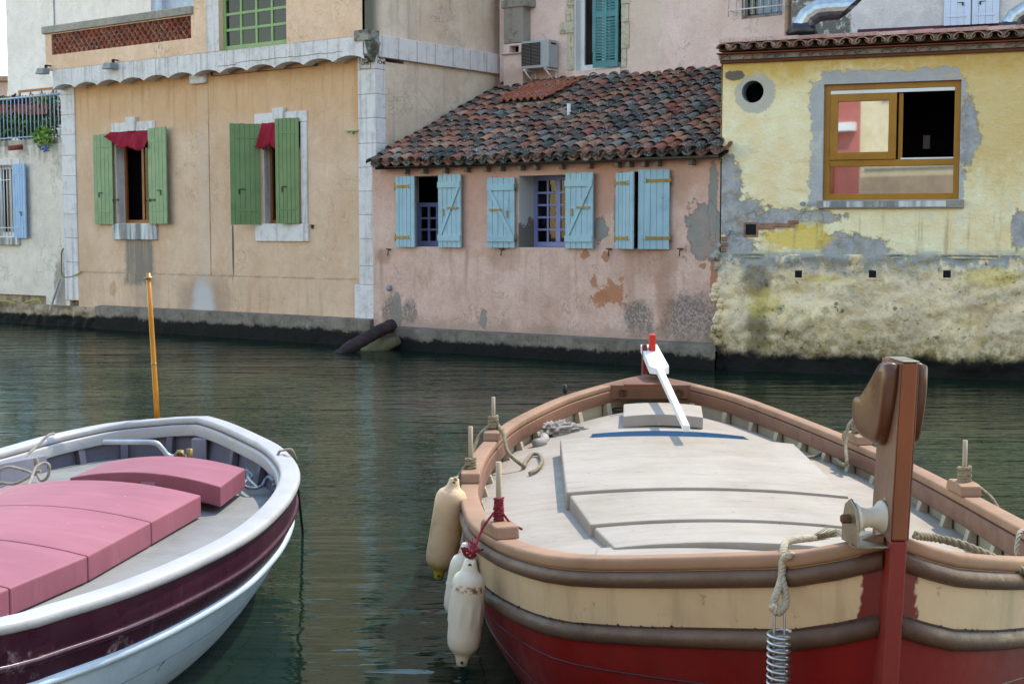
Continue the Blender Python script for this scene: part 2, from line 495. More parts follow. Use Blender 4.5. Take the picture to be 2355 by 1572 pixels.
def shutter(parent, mat, hu, z0, z1, w, sx, ang=0.0, y=-.045, n=5, style='strap', rnd=random, hinge_mat=None, th=.032):
    """board shutter hinged at hu; sx = which way it reaches, ang turns it out"""
    h = z1 - z0; mb = MB(); pw = w / n
    for k in range(n):
        j = rnd.uniform(-.002, .002)
        a, b = sx * (k * pw + .004), sx * ((k + 1) * pw - .004)
        mb.box(min(a, b), max(a, b), -th + j, 0 + j, 0, h + rnd.uniform(-.004, .004))
    mb.box(min(0, sx * w) + .006, max(0, sx * w) - .006, -th * .75, -th * .25, .006, h - .006)
    if style == 'z':
        ya, yb = -th - .022, -th - .001
        for zc in (h * .13, h * .86):
            mb.box(min(0, sx * w) + .003, max(0, sx * w) - .003, ya, yb, zc - .05, zc + .05)
        x0, x1 = (.02, w - .02)
        zl, zh = h * .13 + .05, h * .86 - .05; t = .045
        # the brace climbs towards the free edge
        poly = [(sx * x1, zh), (sx * (x1 - t * 1.6), zh), (sx * x0, zl), (sx * (x0 + t * 1.6), zl)]
        mb.prism(poly, ya + .002, yb)
    else:
        for zc in (h * .14, h * .86):
            mb.box(min(.05 * sx, sx * w * .85), max(.05 * sx, sx * w * .85), -th - .006, -th + .001, zc - .016, zc + .016)
            for k in range(5):
                q = sx * (.08 + (w * .8 - .08) * k / 4)
                mb.box(q - .006, q + .006, -th - .012, -th - .005, zc - .006, zc + .006)
    s = mb.build('shutter', mat, parent, bev=.003, bseg=1)
    s.location = (hu, y, z0); s.rotation_euler = (0, 0, ang)
    hy = -th - .012
    if hinge_mat:
        for zc in (h * .14, h * .86):
            hm = MB()
            if style != 'z':
                hm.box(min(-.02 * sx, sx * w * .7), max(-.02 * sx, sx * w * .7), hy, hy + .005, zc - .022, zc + .022)
                hm.box(min(sx * w * .7 + sx * .0005, sx * w * .7 + sx * .022), max(sx * w * .7 + sx * .0005, sx * w * .7 + sx * .022), hy - .001, hy + .004, zc - .034, zc + .034)
            hm.tube([(-.012 * sx, -.02, zc - .06), (-.012 * sx, -.02, zc + .06)], .013, 8)
            hm.build('hinge', hinge_mat, s)
        if style == 'z':
            hm = MB(); hm.box(min(sx * w * .45, sx * w * .9), max(sx * w * .45, sx * w * .9), hy - .02, hy - .012, h * .53, h * .555); hm.build('bolt', hinge_mat, s)
            hm = MB(); hm.box(sx * w * .26 - .014, sx * w * .26 + .014, hy - .008, hy, h * .43, h * .53); hm.build('handle', hinge_mat, s)
    else:
        hm = MB(); hm.box(sx * w * .70 - .012, sx * w * .70 + .012, hy - .008, hy, h * .30, h * .345)
        hm.box(min(sx * w * .5, sx * w * .72), max(sx * w * .5, sx * w * .72), hy - .004, hy, h * .346, h * .356)
        hm.build('latch', MT['iron'], s)
    return s

def rough_grid(mb, u0, u1, z0, z1, y, nu, nz, amp, sc, seed=0.0, fold=0.0, edge=True, flat=()):
    P = []
    for i in range(nu + 1):
        row = []
        for j in range(nz + 1):
            u = u0 + (u1 - u0) * i / nu; z = z0 + (z1 - z0) * j / nz
            v = Vector((u * sc + seed, z * sc * 1.2, seed))
            d = mnoise.fractal(v, 1.0, 2.0, 5) + .6 * (abs(mnoise.noise(v * 2.1)) - .2)
            e = min(1.0, j / 3, (nz - j) / 2) if edge else 1
            for (fu, fz) in flat: e *= min(1, max(0, math.hypot(u - fu, z - fz) - .12) / .15)
            row.append((u, y - amp * d * e - fold * (1 - j / nz) ** 3, z))
        P.append(row)
    return mb.grid(P)

def arch_fill(mb, ua, ub, zt, zb, y0, y1, rise, n=8):
    """one bay of the scalloped cornice: flat top, arched soffit"""
    for k in range(n):
        a, b = k / n, (k + 1) / n
        u, v = ua + (ub - ua) * a, ua + (ub - ua) * b
        za, zc = zb + rise * math.sin(math.pi * a) ** .7, zb + rise * math.sin(math.pi * b) ** .7
        mb.quad((u, y0, za), (v, y0, zc), (v, y0, zt), (u, y0, zt))
        mb.quad((u, y0, za), (v, y0, zc), (v, y1, zc), (u, y1, za))

def text_mesh(name, txt, size, mat, parent, M, depth=.004):
    cu = bpy.data.curves.new(name, 'FONT'); cu.body = txt; cu.size = size; cu.extrude = depth
    cu.align_x = 'CENTER'; cu.space_line = .85
    to = bpy.data.objects.new(name, cu); COL.objects.link(to)
    bpy.context.view_layer.update()
    me = bpy.data.meshes.new_from_object(to.evaluated_get(bpy.context.evaluated_depsgraph_get()))
    bpy.data.objects.remove(to)
    me.transform(M); me.materials.clear(); me.materials.append(mat)
    o = bpy.data.objects.new(name, me); COL.objects.link(o); o.parent = parent
    return o

MT['blue_room'] = simple('blue_pane_reflection', '5a6a80', .9, .1)  # blue of the pane's reflection painted on the room behind it
# ================================================================ ORANGE HOUSE
oh = thing('orange_house', 'orange plastered house with green shutters and a scalloped white stone cornice', 'house', O.M)
uL = O.U(147); OV = -.27                      # the upper floor overhangs
zc_t, zc_b = O.Z(600, 107, OV), O.Z(560, 163, OV)
zq = O.Z(500, 716)                            # top of the ledge
zj = O.Z(480, 633)                            # joint of the plinth
w1 = Rz(O, 267, 352, 303, 513); w2 = Rz(O, 606, 694, 282, 514)

def orange_stains_and_tones(n, col):
    dk = srgb('6e6a66')
    u0, u1, z0, z1 = Rz(O, 288, 352, 548, 640)
    col = n.mix(n.mul(n.rect(u0, u1, z0 - .1, z1 + .1, .12, .06), n.math('MULTIPLY_ADD', n.streaks(9, .5, .3, .6), .5, .35)), col, srgb('76706a'))
    u, z = O.hit(340, 690); col = n.mix(n.math('MULTIPLY', n.blob(u, z, .45, .55, .6, .5), .3), col, dk)
    u, z = O.hit(470, 690); col = n.mix(n.math('MULTIPLY', n.blob(u, z, .75, .5, .4, .5), .75), col, srgb('a08674'))
    u, z = O.hit(470, 705); col = n.mix(n.math('MULTIPLY', n.blob(u, z, .3, .55, .3, .4), .8), col, srgb('c2c0c0'))
    u, z = O.hit(536, 570); col = n.mix(n.math('MULTIPLY', n.blob(u, z, .025, .55, .2, .4), .95), col, srgb('4a4440'))
    u0, u1 = O.U(452), O.U(480); zz = O.Z(465, 300)
    col = n.mix(n.math('MULTIPLY', n.rect(u0 + .05, u1, zj, O.Z(465, 195), .05, .12), .55), col, srgb('cdb6a4'))
    u1 = O.U(482.5); col = n.mix(n.math('MULTIPLY', n.rect(u1 - .012, u1 + .012, zj, O.Z(465, 170), .01, .012), .8), col, srgb('6b4a2f'))
    # darker tone under the cornice, paler towards the foot
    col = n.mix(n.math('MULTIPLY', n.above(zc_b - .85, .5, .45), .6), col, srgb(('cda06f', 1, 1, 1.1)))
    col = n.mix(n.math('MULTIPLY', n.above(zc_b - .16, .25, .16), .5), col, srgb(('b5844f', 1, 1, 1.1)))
    u, z = O.hit(905 - 60, 250); col = n.mix(n.math('MULTIPLY', n.blob(u, z, .3, .9, .5, .5), .55), col, srgb('c08a52'))
    dr = n.sstep(n.noise(1.0, 6, .66, n.mapv((7, 7, .5))), .50, .66)
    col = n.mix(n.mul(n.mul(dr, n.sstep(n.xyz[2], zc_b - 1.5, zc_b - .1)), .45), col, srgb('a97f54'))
    col = n.mix(n.mul(n.mul(dr, n.sstep(n.math('ADD', n.xyz[2], n.math('MULTIPLY', n.warp(), .3)), zj + .35, zq)), .4), col, srgb('9b826c'))
    u, z = O.hit(262, 663); col = n.mix(n.math('MULTIPLY', n.blob(u, z, .12, .16, .8, .2), .5), col, srgb('b58660'))
    u0, u1, z0, z1 = Rz(O, 185, 822, 629, 634)
    col = n.mix(n.math('MULTIPLY', n.rect(u0, u1, zj - .012, zj + .012, .03, .012), .6), col, srgb('8e7c6c'))
    return col
MT['orange'] = plaster('orange_plaster', ('eec6a8', 0.82, 0.88, 0.9), ('e2b594', 0.82, 0.88, 0.9), ('ab8c74', 0.82, 0.88, 0.9), orange_stains_and_tones)
MT['orange_up'] = plaster('pale_orange_plaster', 'ecc8ac', 'e2ba9c', '98876e', None, streak=.12)
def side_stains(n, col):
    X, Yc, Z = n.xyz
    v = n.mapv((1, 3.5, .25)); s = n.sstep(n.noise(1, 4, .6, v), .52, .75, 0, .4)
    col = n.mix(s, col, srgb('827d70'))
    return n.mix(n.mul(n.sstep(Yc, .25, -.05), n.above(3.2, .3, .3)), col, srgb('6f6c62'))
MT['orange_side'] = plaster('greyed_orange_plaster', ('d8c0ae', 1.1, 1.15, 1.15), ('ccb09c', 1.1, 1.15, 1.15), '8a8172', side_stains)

m = MB(); uq0 = O.U(178); uq1 = O.U(827)
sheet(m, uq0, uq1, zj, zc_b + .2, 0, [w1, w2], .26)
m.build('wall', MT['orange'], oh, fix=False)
m = MB(); m.box(uq0, uq1, -.025, .05, zq - .1, zj); m.build('plinth', MT['orange'], oh)
# side wall on the cottage side
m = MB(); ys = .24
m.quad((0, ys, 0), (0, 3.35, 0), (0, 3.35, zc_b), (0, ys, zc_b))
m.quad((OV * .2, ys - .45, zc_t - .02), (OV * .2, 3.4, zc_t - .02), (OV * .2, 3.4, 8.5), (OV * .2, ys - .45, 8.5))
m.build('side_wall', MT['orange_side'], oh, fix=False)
# quoins: dressed white blocks at both ends
m = MB(); zz = zq - .05
lev = [690, 603, 547, 493, 448, 405, 358, 310, 264, 218, 192]
for k in range(len(lev) - 1):
    a, b = O.Z(163, lev[k]), O.Z(163, lev[k + 1])
    m.box(uL - (.0 if k else .0), uq0 - .002, -.03, .2, a + .0015, b - .0015)
m.build('quoin', MT['white_stone'], oh, bev=.012); m = MB()
lev = [738, 655, 612, 549, 494, 440, 385, 330, 272, 217, 160, 112]
for k in range(len(lev) - 1):
    a, b = O.Z(850, lev[k]), O.Z(850, lev[k + 1])
    wd = .10 if k == 0 else 0
    m.box(uq1 + .002 - wd, .012, -.03 - (.02 if k == 0 else 0), .235, a + .0015, min(b - .0015, zc_b + .12))
m.build('quoin', MT['white_stone'], oh, bev=.012)
m = MB(); m.box(O.U(445), O.U(482), -.07, .02, O.Z(463, 193), zc_b + .1); m.build('corbel', MT['white_stone'], oh, bev=.03)
# cornice: scalloped stone course carrying the overhang
m = MB(); ucl = O.U(128, OV); ucr = O.U(840, OV); nb = 12
for k in range(nb):
    arch_fill(m, ucl + (ucr - ucl) * k / nb, ucl + (ucr - ucl) * (k + 1) / nb, zc_t, zc_b, OV, .02, .085)
m.quad((ucl, OV, zc_b), (ucl, .02, zc_b), (ucl, .02, zc_t), (ucl, OV, zc_t))
m.quad((ucl, OV, zc_t), (ucr, OV, zc_t), (ucr, .1, zc_t), (ucl, .1, zc_t))
c = m.build('cornice', MT['white_stone'], oh, fix=False)
# vertical joints and a crack in the cornice face
m = MB(); rn = random.Random(3)
for k in (1, 2, 4, 5, 6, 8, 9, 10, 12):
    u = ucl + (ucr - ucl) * (k - .02) / 13.3
    m = MB(); m.box(u - .002, u + .002, OV - .002, OV + .01, zc_b + .07, zc_t - .01); m.build('joint', MT['rust'], c)
P = []
for k in range(60):
    u = O.U(505, OV) + (O.U(790, OV) - O.U(505, OV)) * k / 59
    P.append((u, OV - .002, zc_b + .16 + .02 * mnoise.noise(Vector((u * 3, 0, 0))) + rn.uniform(-.008, .008) - .03 * (k < 10)))
m = MB(); m.tube(P, .004, 4, smooth=False); m.build('crack', MT['rust'], c)
# corner block with its hollow and the plain course down the side
MT['stained_stone'] = (lambda n: n.out(n.mix(n.sstep(n.noise(5, 7, .7), .42, .62, 0, .85), srgb('96928a'), srgb('3d3a34')), None, n.bump(n.noise(20, 6, .6), .02, .6)))(NT('stained_stone', .9, .2))
m = MB(); m.box(ucr + .004, OV * .2 + .02, OV - .02, .0, zc_b + .06, zc_t + .06); m.build('corner_block', MT['stained_stone'], oh, bev=.03)
m = MB()
m.lathe([(.03, 0), (.075, .05), (.10, .12), (.135, .22), (.165, .30), (.17, .345)], 18, T3(-.02, -.10, zc_b - .04)); m.box(-.22, .10, -.30, -.02, zc_b + .31, zc_t + .085)
m.build('corbel', MT['stained_stone'], oh)
m = MB(); m.box(-.06, .07, .02, 3.38, zc_b + .06, zc_t + .03); m.box(-.06, .0, OV, .018, zc_b + .09, zc_t + .02)
c2 = m.build('cornice', MT['white_stone'], oh, bev=.01)
m = MB()
for k in range(1, 7):
    m = MB(); m.box(.066, .073, k * .5 - .003, k * .5 + .003, zc_b + .07, zc_t + .02); m.build('joint', MT['rust'], c2)
# upper floor
u_uw = O.U(452, OV)
gw = Rz(O, 503, 658, -60, 112, OV)
gw = (gw[0], gw[1], zc_t, gw[3])
m = MB(); sheet(m, u_uw, OV * .2, zc_t - .01, 8.5, OV, [gw], .2)
m.quad((u_uw, OV, zc_t), (u_uw, 3, zc_t), (u_uw, 3, 8.5), (u_uw, OV, 8.5))
m.build('upper_wall', MT['orange_up'], oh, fix=False)
m = MB(); m.box(O.U(481, OV), gw[0] - .002, OV - .006, OV + .19, zc_t, 8); m.build('jamb', MT['white_stone'], oh)
casement(oh, gw[0], gw[1], gw[2], gw[3], OV + .1, MT['lime_paint'], 4, 4, 'blue_glass', .07, .05)
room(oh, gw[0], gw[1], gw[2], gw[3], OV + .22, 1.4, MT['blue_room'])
# parapet with pierced clay tiles
pl, pr = O.U(113, OV), u_uw - .002
zp_b = O.Z(300, 105, OV); zp_t = O.Z(300, 55, OV); zcap = O.Z(300, 38, OV)
hole = (O.U(127, OV), O.U(446, OV), zp_b, zp_t)
m = MB(); sheet(m, pl, pr, zc_t - .01, zp_t + .02, OV, [hole], .2)
m.quad((pl, OV, zc_t), (pl, OV + .22, zc_t), (pl, OV + .22, zp_t), (pl, OV, zp_t))
m.quad((pl, OV + .2, zc_t), (pr, OV + .2, zc_t), (pr, OV + .2, zp_b), (pl, OV + .2, zp_b))
pp = m.build('parapet', MT['orange_up'], oh, fix=False)
m = MB(); m.box(pl - .06, pr - .004, OV - .05, OV + .27, zp_t + .022, zcap + .03); m.build('coping', MT['concrete'], pp, bev=.012)
m = MB(); rows, sp_ = 5, (hole[1] - hole[0]) / 27
rh = (zp_t - zp_b) / rows
for r_ in range(rows):
    for k in range(-1, 28):
        cu = hole[0] + sp_ * (k + .5 + (.5 if r_ % 2 else 0))
        ra, rb = sp_ * .5, sp_ * .41; b = len(m.v); sg = 8; vs = []; fs = []
        for q in range(sg + 1):
            a = math.pi * q / sg
            for (rr, yy) in ((ra, OV + .02), (rb, OV + .02), (rb, OV + .19), (ra, OV + .19)):
                uu = min(max(cu + rr * math.cos(a), hole[0]), hole[1])
                vs.append((uu, yy, min(zp_b + r_ * rh + rr * 1.32 * math.sin(a), zp_t + .01)))
        for q in range(sg):
            for e in range(4):
                fs.append((q * 4 + e, q * 4 + (e + 1) % 4, q * 4 + 4 + (e + 1) % 4, q * 4 + 4 + e))
        m.add(vs, fs, True)
m.build('claustra', MT['claustra'], pp, fix=False)
# roof and back so that it stands as a building
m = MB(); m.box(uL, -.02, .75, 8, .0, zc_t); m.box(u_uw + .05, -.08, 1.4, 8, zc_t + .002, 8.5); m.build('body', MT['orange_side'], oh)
m = MB(); m.box(u_uw - .1, .1, OV - .2, 8.2, 8.5, 8.62); m.build('roof', MT['clay_tile'], oh)
# window one
m = MB(); a = Rz(O, 258, 358, 281, 303); m.box(a[0], a[1], -.03, .02, a[2], a[3]); k0, k1 = O.U(297), O.U(321)
m.prism([(k0 + .04, a[2] + .01), (k1 - .04, a[2] + .01), (k1, a[3] + .10), (k0, a[3] + .10)], -.07, .0); m.build('lintel', MT['white_stone'], oh, bev=.01)
MT['sill_stain'] = (lambda n: n.out(n.mix(n.sstep(n.noise(1, 5, .6, n.mapv((5, 5, .6))), .40, .6, 0, .85), srgb('d0cfcd'), srgb('6c6a68')), None, n.bump(n.noise(24, 4, .6), .01, .5)))(NT('stained_sill_stone', .9, .2))
m = MB(); a = Rz(O, 264, 364, 514, 551); m.box(a[0], a[1], -.06, .24, a[2], a[3]); m.build('sill', MT['sill_stain'], oh, bev=.012)
m = MB(); m.box(w1[0], w1[0] + .012, .002, .25, w1[2], w1[3]); m.build('jamb', MT['white_stone'], oh)
win = casement(oh, w1[0] + .014, w1[1], w1[2], w1[3], .2, MT['brown_wood'], 2, 1, 'glass', .05, .07, skip={(0, 0)})
room(oh, w1[0], w1[1], w1[2], w1[3], .262, .48)
rn = random.Random(5)
shutter(oh, MT['pale_green_paint'], w1[0] - .02, w1[2] - .02, w1[3] - .02, (w1[1] - w1[0]) * .5, -1, R(3), n=5, rnd=rn)
shutter(oh, MT['pale_green_paint'], w1[1] - .02, w1[2] - .02, w1[3] + .04, (w1[1] - w1[0]) * .52, 1, R(-4), n=5, rnd=rn, y=-.07)
for (px, sx_) in ((268, 1), (352, -1)):
    a = O.hit(px, 460, -.1); q = MB(); q.box(a[0] - .08, a[0] + .08, -.125, -.11, a[1] - .012, a[1] + .012); q.prism([(a[0] - .12, a[1]), (a[0] - .07, a[1] - .035), (a[0] - .07, a[1] + .035)], -.126, -.109); q.prism([(a[0] + .07, a[1] - .03), (a[0] + .10, a[1]), (a[0] + .07, a[1] + .03)], -.126, -.109); q.build('shutter_catch', MT['iron'], oh)
# burgundy cloth pelmet, hanging and torn
def pelmet(u0, u1, zt, drop, slant, sag):
    P = []
    for i in range(37):
        row = []
        for j in range(9):
            f, g = i / 36, j / 8
            d = drop * (1 + .25 * math.sin(f * 9) * .3 - (slant * max(0, .45 - f) * 1.6))
            row.append((u0 + (u1 - u0) * f, -.02 - .14 * g - .035 * math.sin(f * 19 + g) * g - .015 * math.sin(f * 43) * g, zt - d * g + (.02 * math.sin(f * 14) + .012 * math.sin(f * 37)) * g ** 4 - sag * 0))
        P.append(row)
    q = MB(); q.grid(P); o = q.build('awning', MT['awning'], oh, fix=False)
    s = o.modifiers.new('cloth', 'SOLIDIFY'); s.thickness = .006
pelmet(w1[0] - .12, w1[1] - .02, w1[3] + .02, .36, 1.0, 0)
pelmet(w2[0] + .0, w2[0] + .62, w2[3] + .02, .46, 0, 0)
# window two
m = MB(); a = Rz(O, 587, 708, 261, 283); m.box(a[0], a[1], -.03, .02, a[2], a[3] + .02); k0, k1 = O.U(634), O.U(661)
m.prism([(k0 + .04, a[2] + .01), (k1 - .04, a[2] + .01), (k1, a[3] + .10), (k0, a[3] + .10)], -.08, .0)
m.box(w2[1] + .002, O.U(709), -.03, .02, w2[2], a[2] - .004); m.build('lintel', MT['white_stone'], oh, bev=.01)
m = MB(); a = Rz(O, 591, 712, 515, 555); m.box(a[0], a[1], -.05, .24, a[2], w2[2] - .002); m.build('sill', MT['white_stone'], oh, bev=.012)
m = MB(); m.box(w2[0], w2[0] + .012, .002, .25, w2[2], w2[3]); m.build('jamb', MT['white_stone'], oh)
casement(oh, w2[0] + .014, w2[1], w2[2], w2[3], .15, MT['brown_wood'], 2, 1, 'glass', .05, .07, skip={(0, 0)})
room(oh, w2[0], w2[1], w2[2], w2[3], .262, .48)
shutter(oh, MT['green_paint'], w2[0] - .03, w2[2] - .02, w2[3] + .0, (w2[1] - w2[0]) * .56, -1, R(47), n=6, rnd=rn)
shutter(oh, MT['green_paint'], w2[1] + .0, w2[2] + .0, w2[3] + .06, (w2[1] - w2[0]) * .50, -1, R(14), n=6, rnd=rn, y=-.05)
# carved stones on the corner
MT['carve'] = simple('carved_shadow_line', '4f4a44', .9)
uu, zz = O.hit(840, 142, -.03)
RX = Matrix.Rotation(math.pi / 2, 4, 'X')
ins = text_mesh('inscription', '2000\nDMB', .085, MT['carve'], oh, T3(uu + .005, -.033, zz + .015) @ RX)
m = MB(); bw, bh = .125, .115
for (p, q) in (((-bw, -bh), (bw, -bh)), ((bw, -bh), (bw, bh)), ((bw, bh), (-bw, bh)), ((-bw, bh), (-bw, -bh))):
    m.tube([(uu + p[0], -.031, zz + p[1]), (uu + q[0], -.031, zz + q[1])], .005, 5)
m.build('carved_border', MT['carve'], oh)
MY = Matrix.Rotation(math.pi / 2, 4, 'Z')
text_mesh('inscription', 'K~\n7CN6', .085, MT['carve'], oh, T3(.016, .12, zz + .03) @ MY @ RX)
# iron shutter stays
for (px, py) in ((813, 301), (720, 518)):
    m = MB(); a = O.hit(px, py); m.box(a[0] - .13 * (px > 750) - .02, a[0] + .13 * (px > 750) + .02, -.05, .0, a[1] - .012, a[1] + .012); m.box(a[0] - .012, a[0] + .012, -.04, .0, a[1] - .06, a[1] - .01)
    tag(m.build('shutter_stay', MT['lime_paint'] if px > 750 else MT['rust'], None, O.M), 'green painted iron shutter stay beside the white corner quoin' if px > 750 else 'rusty iron shutter stay below the half open green shutters', 'shutter stay', 'iron shutter stays')
# floodlights on the cornice
def floodlight(px, py, label):
    t = thing('floodlight', label, 'lamp', O.M @ T3(O.U(px, OV), OV, O.Z(px, py, OV)), group='floodlights on the cornice')
    m = MB(); m.prism([(-.16, -.07), (.10, -.08), (.13, .04), (-.08, .05)], -.22, -.05); m.build('housing', MT['pipe_grey'], t, bev=.012)
    m = MB(); m.quad((-.171, -.20, -.065), (-.171, -.07, -.065), (-.091, -.07, .045), (-.091, -.20, .045)); m.build('lens', MT['dark'], t, fix=False)
    m = MB(); m.tube([(.10, -.14, .04), (.09, -.10, .10), (.08, 0, .10)], .015, 8); m.lathe([(.03, -.03), (.035, .0), (.03, .03)], 10, T3(.10, -.13, .08)); m.build('bracket', MT['iron'], t)
floodlight(119, 163, 'grey floodlight at the far left corner of the white scalloped cornice')
floodlight(272, 151, 'grey floodlight on the white cornice under the pierced clay parapet')

# ================================================================ CREAM HOUSE (left edge)
CY = .03
ch = thing('cream_house', 'low cream plastered house with a sky blue shutter and a planted roof terrace', 'house', O.M)
ucr2 = O.U(155, CY); ucl2 = ucr2 - 5.2; zt = O.Z(75, 320, CY); zb = O.Z(75, 672, CY)
def cream_stains(n, col):
    col = n.mix(n.mul(n.above(zt - .45, .5, .3), n.math('MULTIPLY', n.streaks(5, .5, .42, .62), .7)), col, srgb('7d7a72'))
    u, z = O.hit(140, 660, CY); col = n.mix(n.math('MULTIPLY', n.blob(u, z, .25, .45, .9, .3), .6), col, srgb('6c675c'))
    u0, u1, z0, z1 = Rz(O, 60, 70, 330, 380, CY)
    return col
MT['cream'] = plaster('cream_plaster', 'e4d8cc', 'dacdc0', '948f80', cream_stains, streak=.15)
w3 = Rz(O, -12, 37, 381, 543, CY); rec = Rz(O, -300, 106, 671, 691, CY)
m = MB(); sheet(m, ucl2, ucr2, rec[2], zt, CY, [w3, (rec[0], rec[1], rec[2], rec[3])], .2)
m.quad((ucr2, CY, rec[2]), (ucr2, .3, rec[2]), (ucr2, .3, zt), (ucr2, CY, zt))
m.build('wall', MT['cream'], ch, fix=False)
m = MB(); m.box(ucl2, ucr2, CY, 2.6, zt - .12, zt + .002); m.build('terrace', MT['cream'], ch)
m = MB(); m.box(ucl2, ucr2, .9, 2.6, 0, zt - .13); m.build('body', MT['dark'], ch)
m = MB(); m.box(ucl2, rec[1], .23, .28, rec[2] - .1, rec[3] + .05); m.build('recess', MT['dark'], ch)
m = MB(); a = Rz(O, -30, 46, 366, 380, CY); m.box(a[0], a[1], CY - .02, CY + .05, a[2], a[3]); m.build('lintel', MT['white_stone'], ch, bev=.008)
m = MB(); a = Rz(O, -30, 48, 545, 563, CY); m.box(a[0], a[1], CY - .1, CY + .18, a[2], a[3] - .004); m.build('sill', MT['sill_stain'], ch, bev=.012)
casement(ch, w3[0], w3[1], w3[2], w3[3], CY + .14, MT['white_paint'], 2, 1, 'glass', .07, .03)
room(ch, w3[0], w3[1], w3[2], w3[3], CY + .205, .5)
m = MB()
for k in range(7):
    u = w3[0] + (w3[1] - w3[0]) * (k + .5) / 7
    m.tube([(u, CY + .05, w3[2]), (u, CY + .05, w3[3])], .012, 6)
for f in (.12, .80): z = w3[2] + (w3[3] - w3[2]) * f; m.tube([(w3[0], CY + .05, z), (w3[1], CY + .05, z)], .010, 6)
m.build('window_bars', MT['white_paint'], ch)
shutter(ch, MT['sky_paint'], w3[1] + .0, w3[2] - .04, w3[3] + .02, .52, 1, R(-5), y=CY - .05, n=5, rnd=rn)
# terrace railing
m = MB(); rl, rr = O.U(-60, CY), O.U(140, CY); zr = O.Z(75, 221, CY)
m.tube([(rl, CY + .06, zr), (rr, CY + .06, zr)], .022, 8); m.tube([(rl, CY + .06, zt + .06), (rr, CY + .06, zt + .06)], .014, 8)
k = 0
while rl + .14 * k < rr + .01:
    m.tube([(rl + .14 * k, CY + .06, zt), (rl + .14 * k, CY + .06, zr)], .013, 6); k += 1
m.build('railing', simple('pale_blue_iron', 'a3b4c6', .5), ch)
# tall cream wall behind
TB = 2.7
cb = thing('cream_townhouse', 'tall plain cream house wall rising behind the terrace and the pierced parapet', 'house', O.M)
tl, tr = O.U(17, TB, 150), O.U(347, TB, 30)
MT['cream2'] = plaster('smooth_cream_plaster', 'f0e5df', 'e8dcd4', 'a7a294', None, streak=.12)
m = MB(); m.box(tl, tr, TB, 9, 0, 9.6); m.build('wall', MT['cream2'], cb)
m = MB(); m.box(tl - .3, tr + .1, TB - .25, 9.2, 9.6, 9.75); m.build('roof', MT['clay_tile'], cb)
m = MB(); u = O.U(124, TB - .02, 30); m.tube([(u, TB - .02, 2.5), (u, TB - .02, 9.5)], .014, 6); m.build('cable', MT['pipe_grey'], cb)
m = MB(); u = O.U(367, TB - .1, 10); m.tube([(u, TB - .1, 3), (u, TB - .1, 9.5)], .085, 14); m.box(tr, tr + 1.6, TB + .05, TB + 3, 3, 9.5); m.build('downpipe', simple('pale_blue_grey_pipe', 'a9b6c8', .45), cb)
# far house beyond the gap
m = MB(); a = aty(-60, 150, 60); fh = thing('far_house', 'pinkish far house seen in the narrow gap at the left edge', 'house', T3(a.x, 60, 0))
m.box(-6, 1.35, 0, 6, 0, 8.2); m.build('wall', plaster('far_pink_plaster', 'c9aca0', 'bd9f94', '8d7a70'), fh)
m = MB(); m.box(-6.2, 1.55, -.2, 6.2, 8.2, 8.4); m.build('roof', MT['clay_tile'], fh)

# plants on the terrace
MT['leaf'] = (lambda n: n.out(n.ramp(n.island(), [(0, srgb('2f4d26')), (.35, srgb('426632')), (.7, srgb('577a3c')), (.9, srgb('74924e'))], 'CONSTANT')))(NT('green_leaves', .55, .3))
MT['leaf_lime'] = (lambda n: n.out(n.ramp(n.island(), [(0, srgb('5d7f34')), (.5, srgb('7b9c45')), (.85, srgb('98b05c'))], 'CONSTANT')))(NT('light_green_leaves', .55, .3))
MT['leaf_red'] = (lambda n: n.out(n.ramp(n.island(), [(0, srgb('3a1d2c')), (.5, srgb('54283c')), (.85, srgb('6d3a4a'))], 'CONSTANT')))(NT('purple_leaves', .55, .3))
MT['pink_fl'] = simple('pink_petals', 'cf2a63', .6); MT['red_fl'] = simple('red_petals', 'c2402f', .6); MT['blue_fl'] = simple('blue_petals', '6f86dd', .6); MT['orange_fl'] = simple('apricot_petals', 'd89a6c', .6)
MT['pot'] = simple('terracotta_planter', '8e4b3c', .8, .2, 0, .15)
def leaves(m, c, rx, ry, rz, n, size, rnd):
    for _ in range(n):
        while True:
            p = Vector((rnd.uniform(-1, 1), rnd.uniform(-1, 1), rnd.uniform(-1, 1)))
            if p.length < 1: break
        p = Vector((c[0] + p.x * rx, c[1] + p.y * ry, c[2] + p.z * rz))
        d = Vector((rnd.gauss(0, 1), rnd.gauss(0, 1), rnd.gauss(.3, 1))).normalized()
        s = d.cross(Vector((rnd.gauss(0, 1), rnd.gauss(0, 1), rnd.gauss(0, 1)))).normalized()
        L = size * rnd.uniform(.6, 1.4); w = L * .34; nn = d.cross(s)
        m.add([p, p + d * L * .5 + s * w + nn * L * .08, p + d * L, p + d * L * .5 - s * w + nn * L * .08], [(0, 1, 2, 3)])
def plant(name, label, cat, px, py, y, parts, group=None):
    """parts: (child name, material, dpx, dpy, rx, ry, rz, n, leaf)"""
    u, z = O.hit(px, py, y); t = thing(name, label, cat, O.M @ T3(u, y, z), group=group); rnd = random.Random(px)
    for (nm, mat, du, dz, rx, ry, rz, n, s) in parts:
        q = MB(); leaves(q, (du, 0, dz), rx, ry, rz, n, s, rnd); q.build(nm, MT[mat], t, fix=False)
    return t
def stems(t, n, h, spread, rnd):
    m = MB()
    for k in range(n):
        a = rnd.uniform(-spread, spread); m.tube([(a * .4, rnd.uniform(-.05, .05), 0), (a * .8, 0, h * .5), (a, rnd.uniform(-.05, .05), h)], .008, 5)
    m.build('stem', MT['leaf'], t)
rr_ = random.Random(2)
py_ = CY + .34
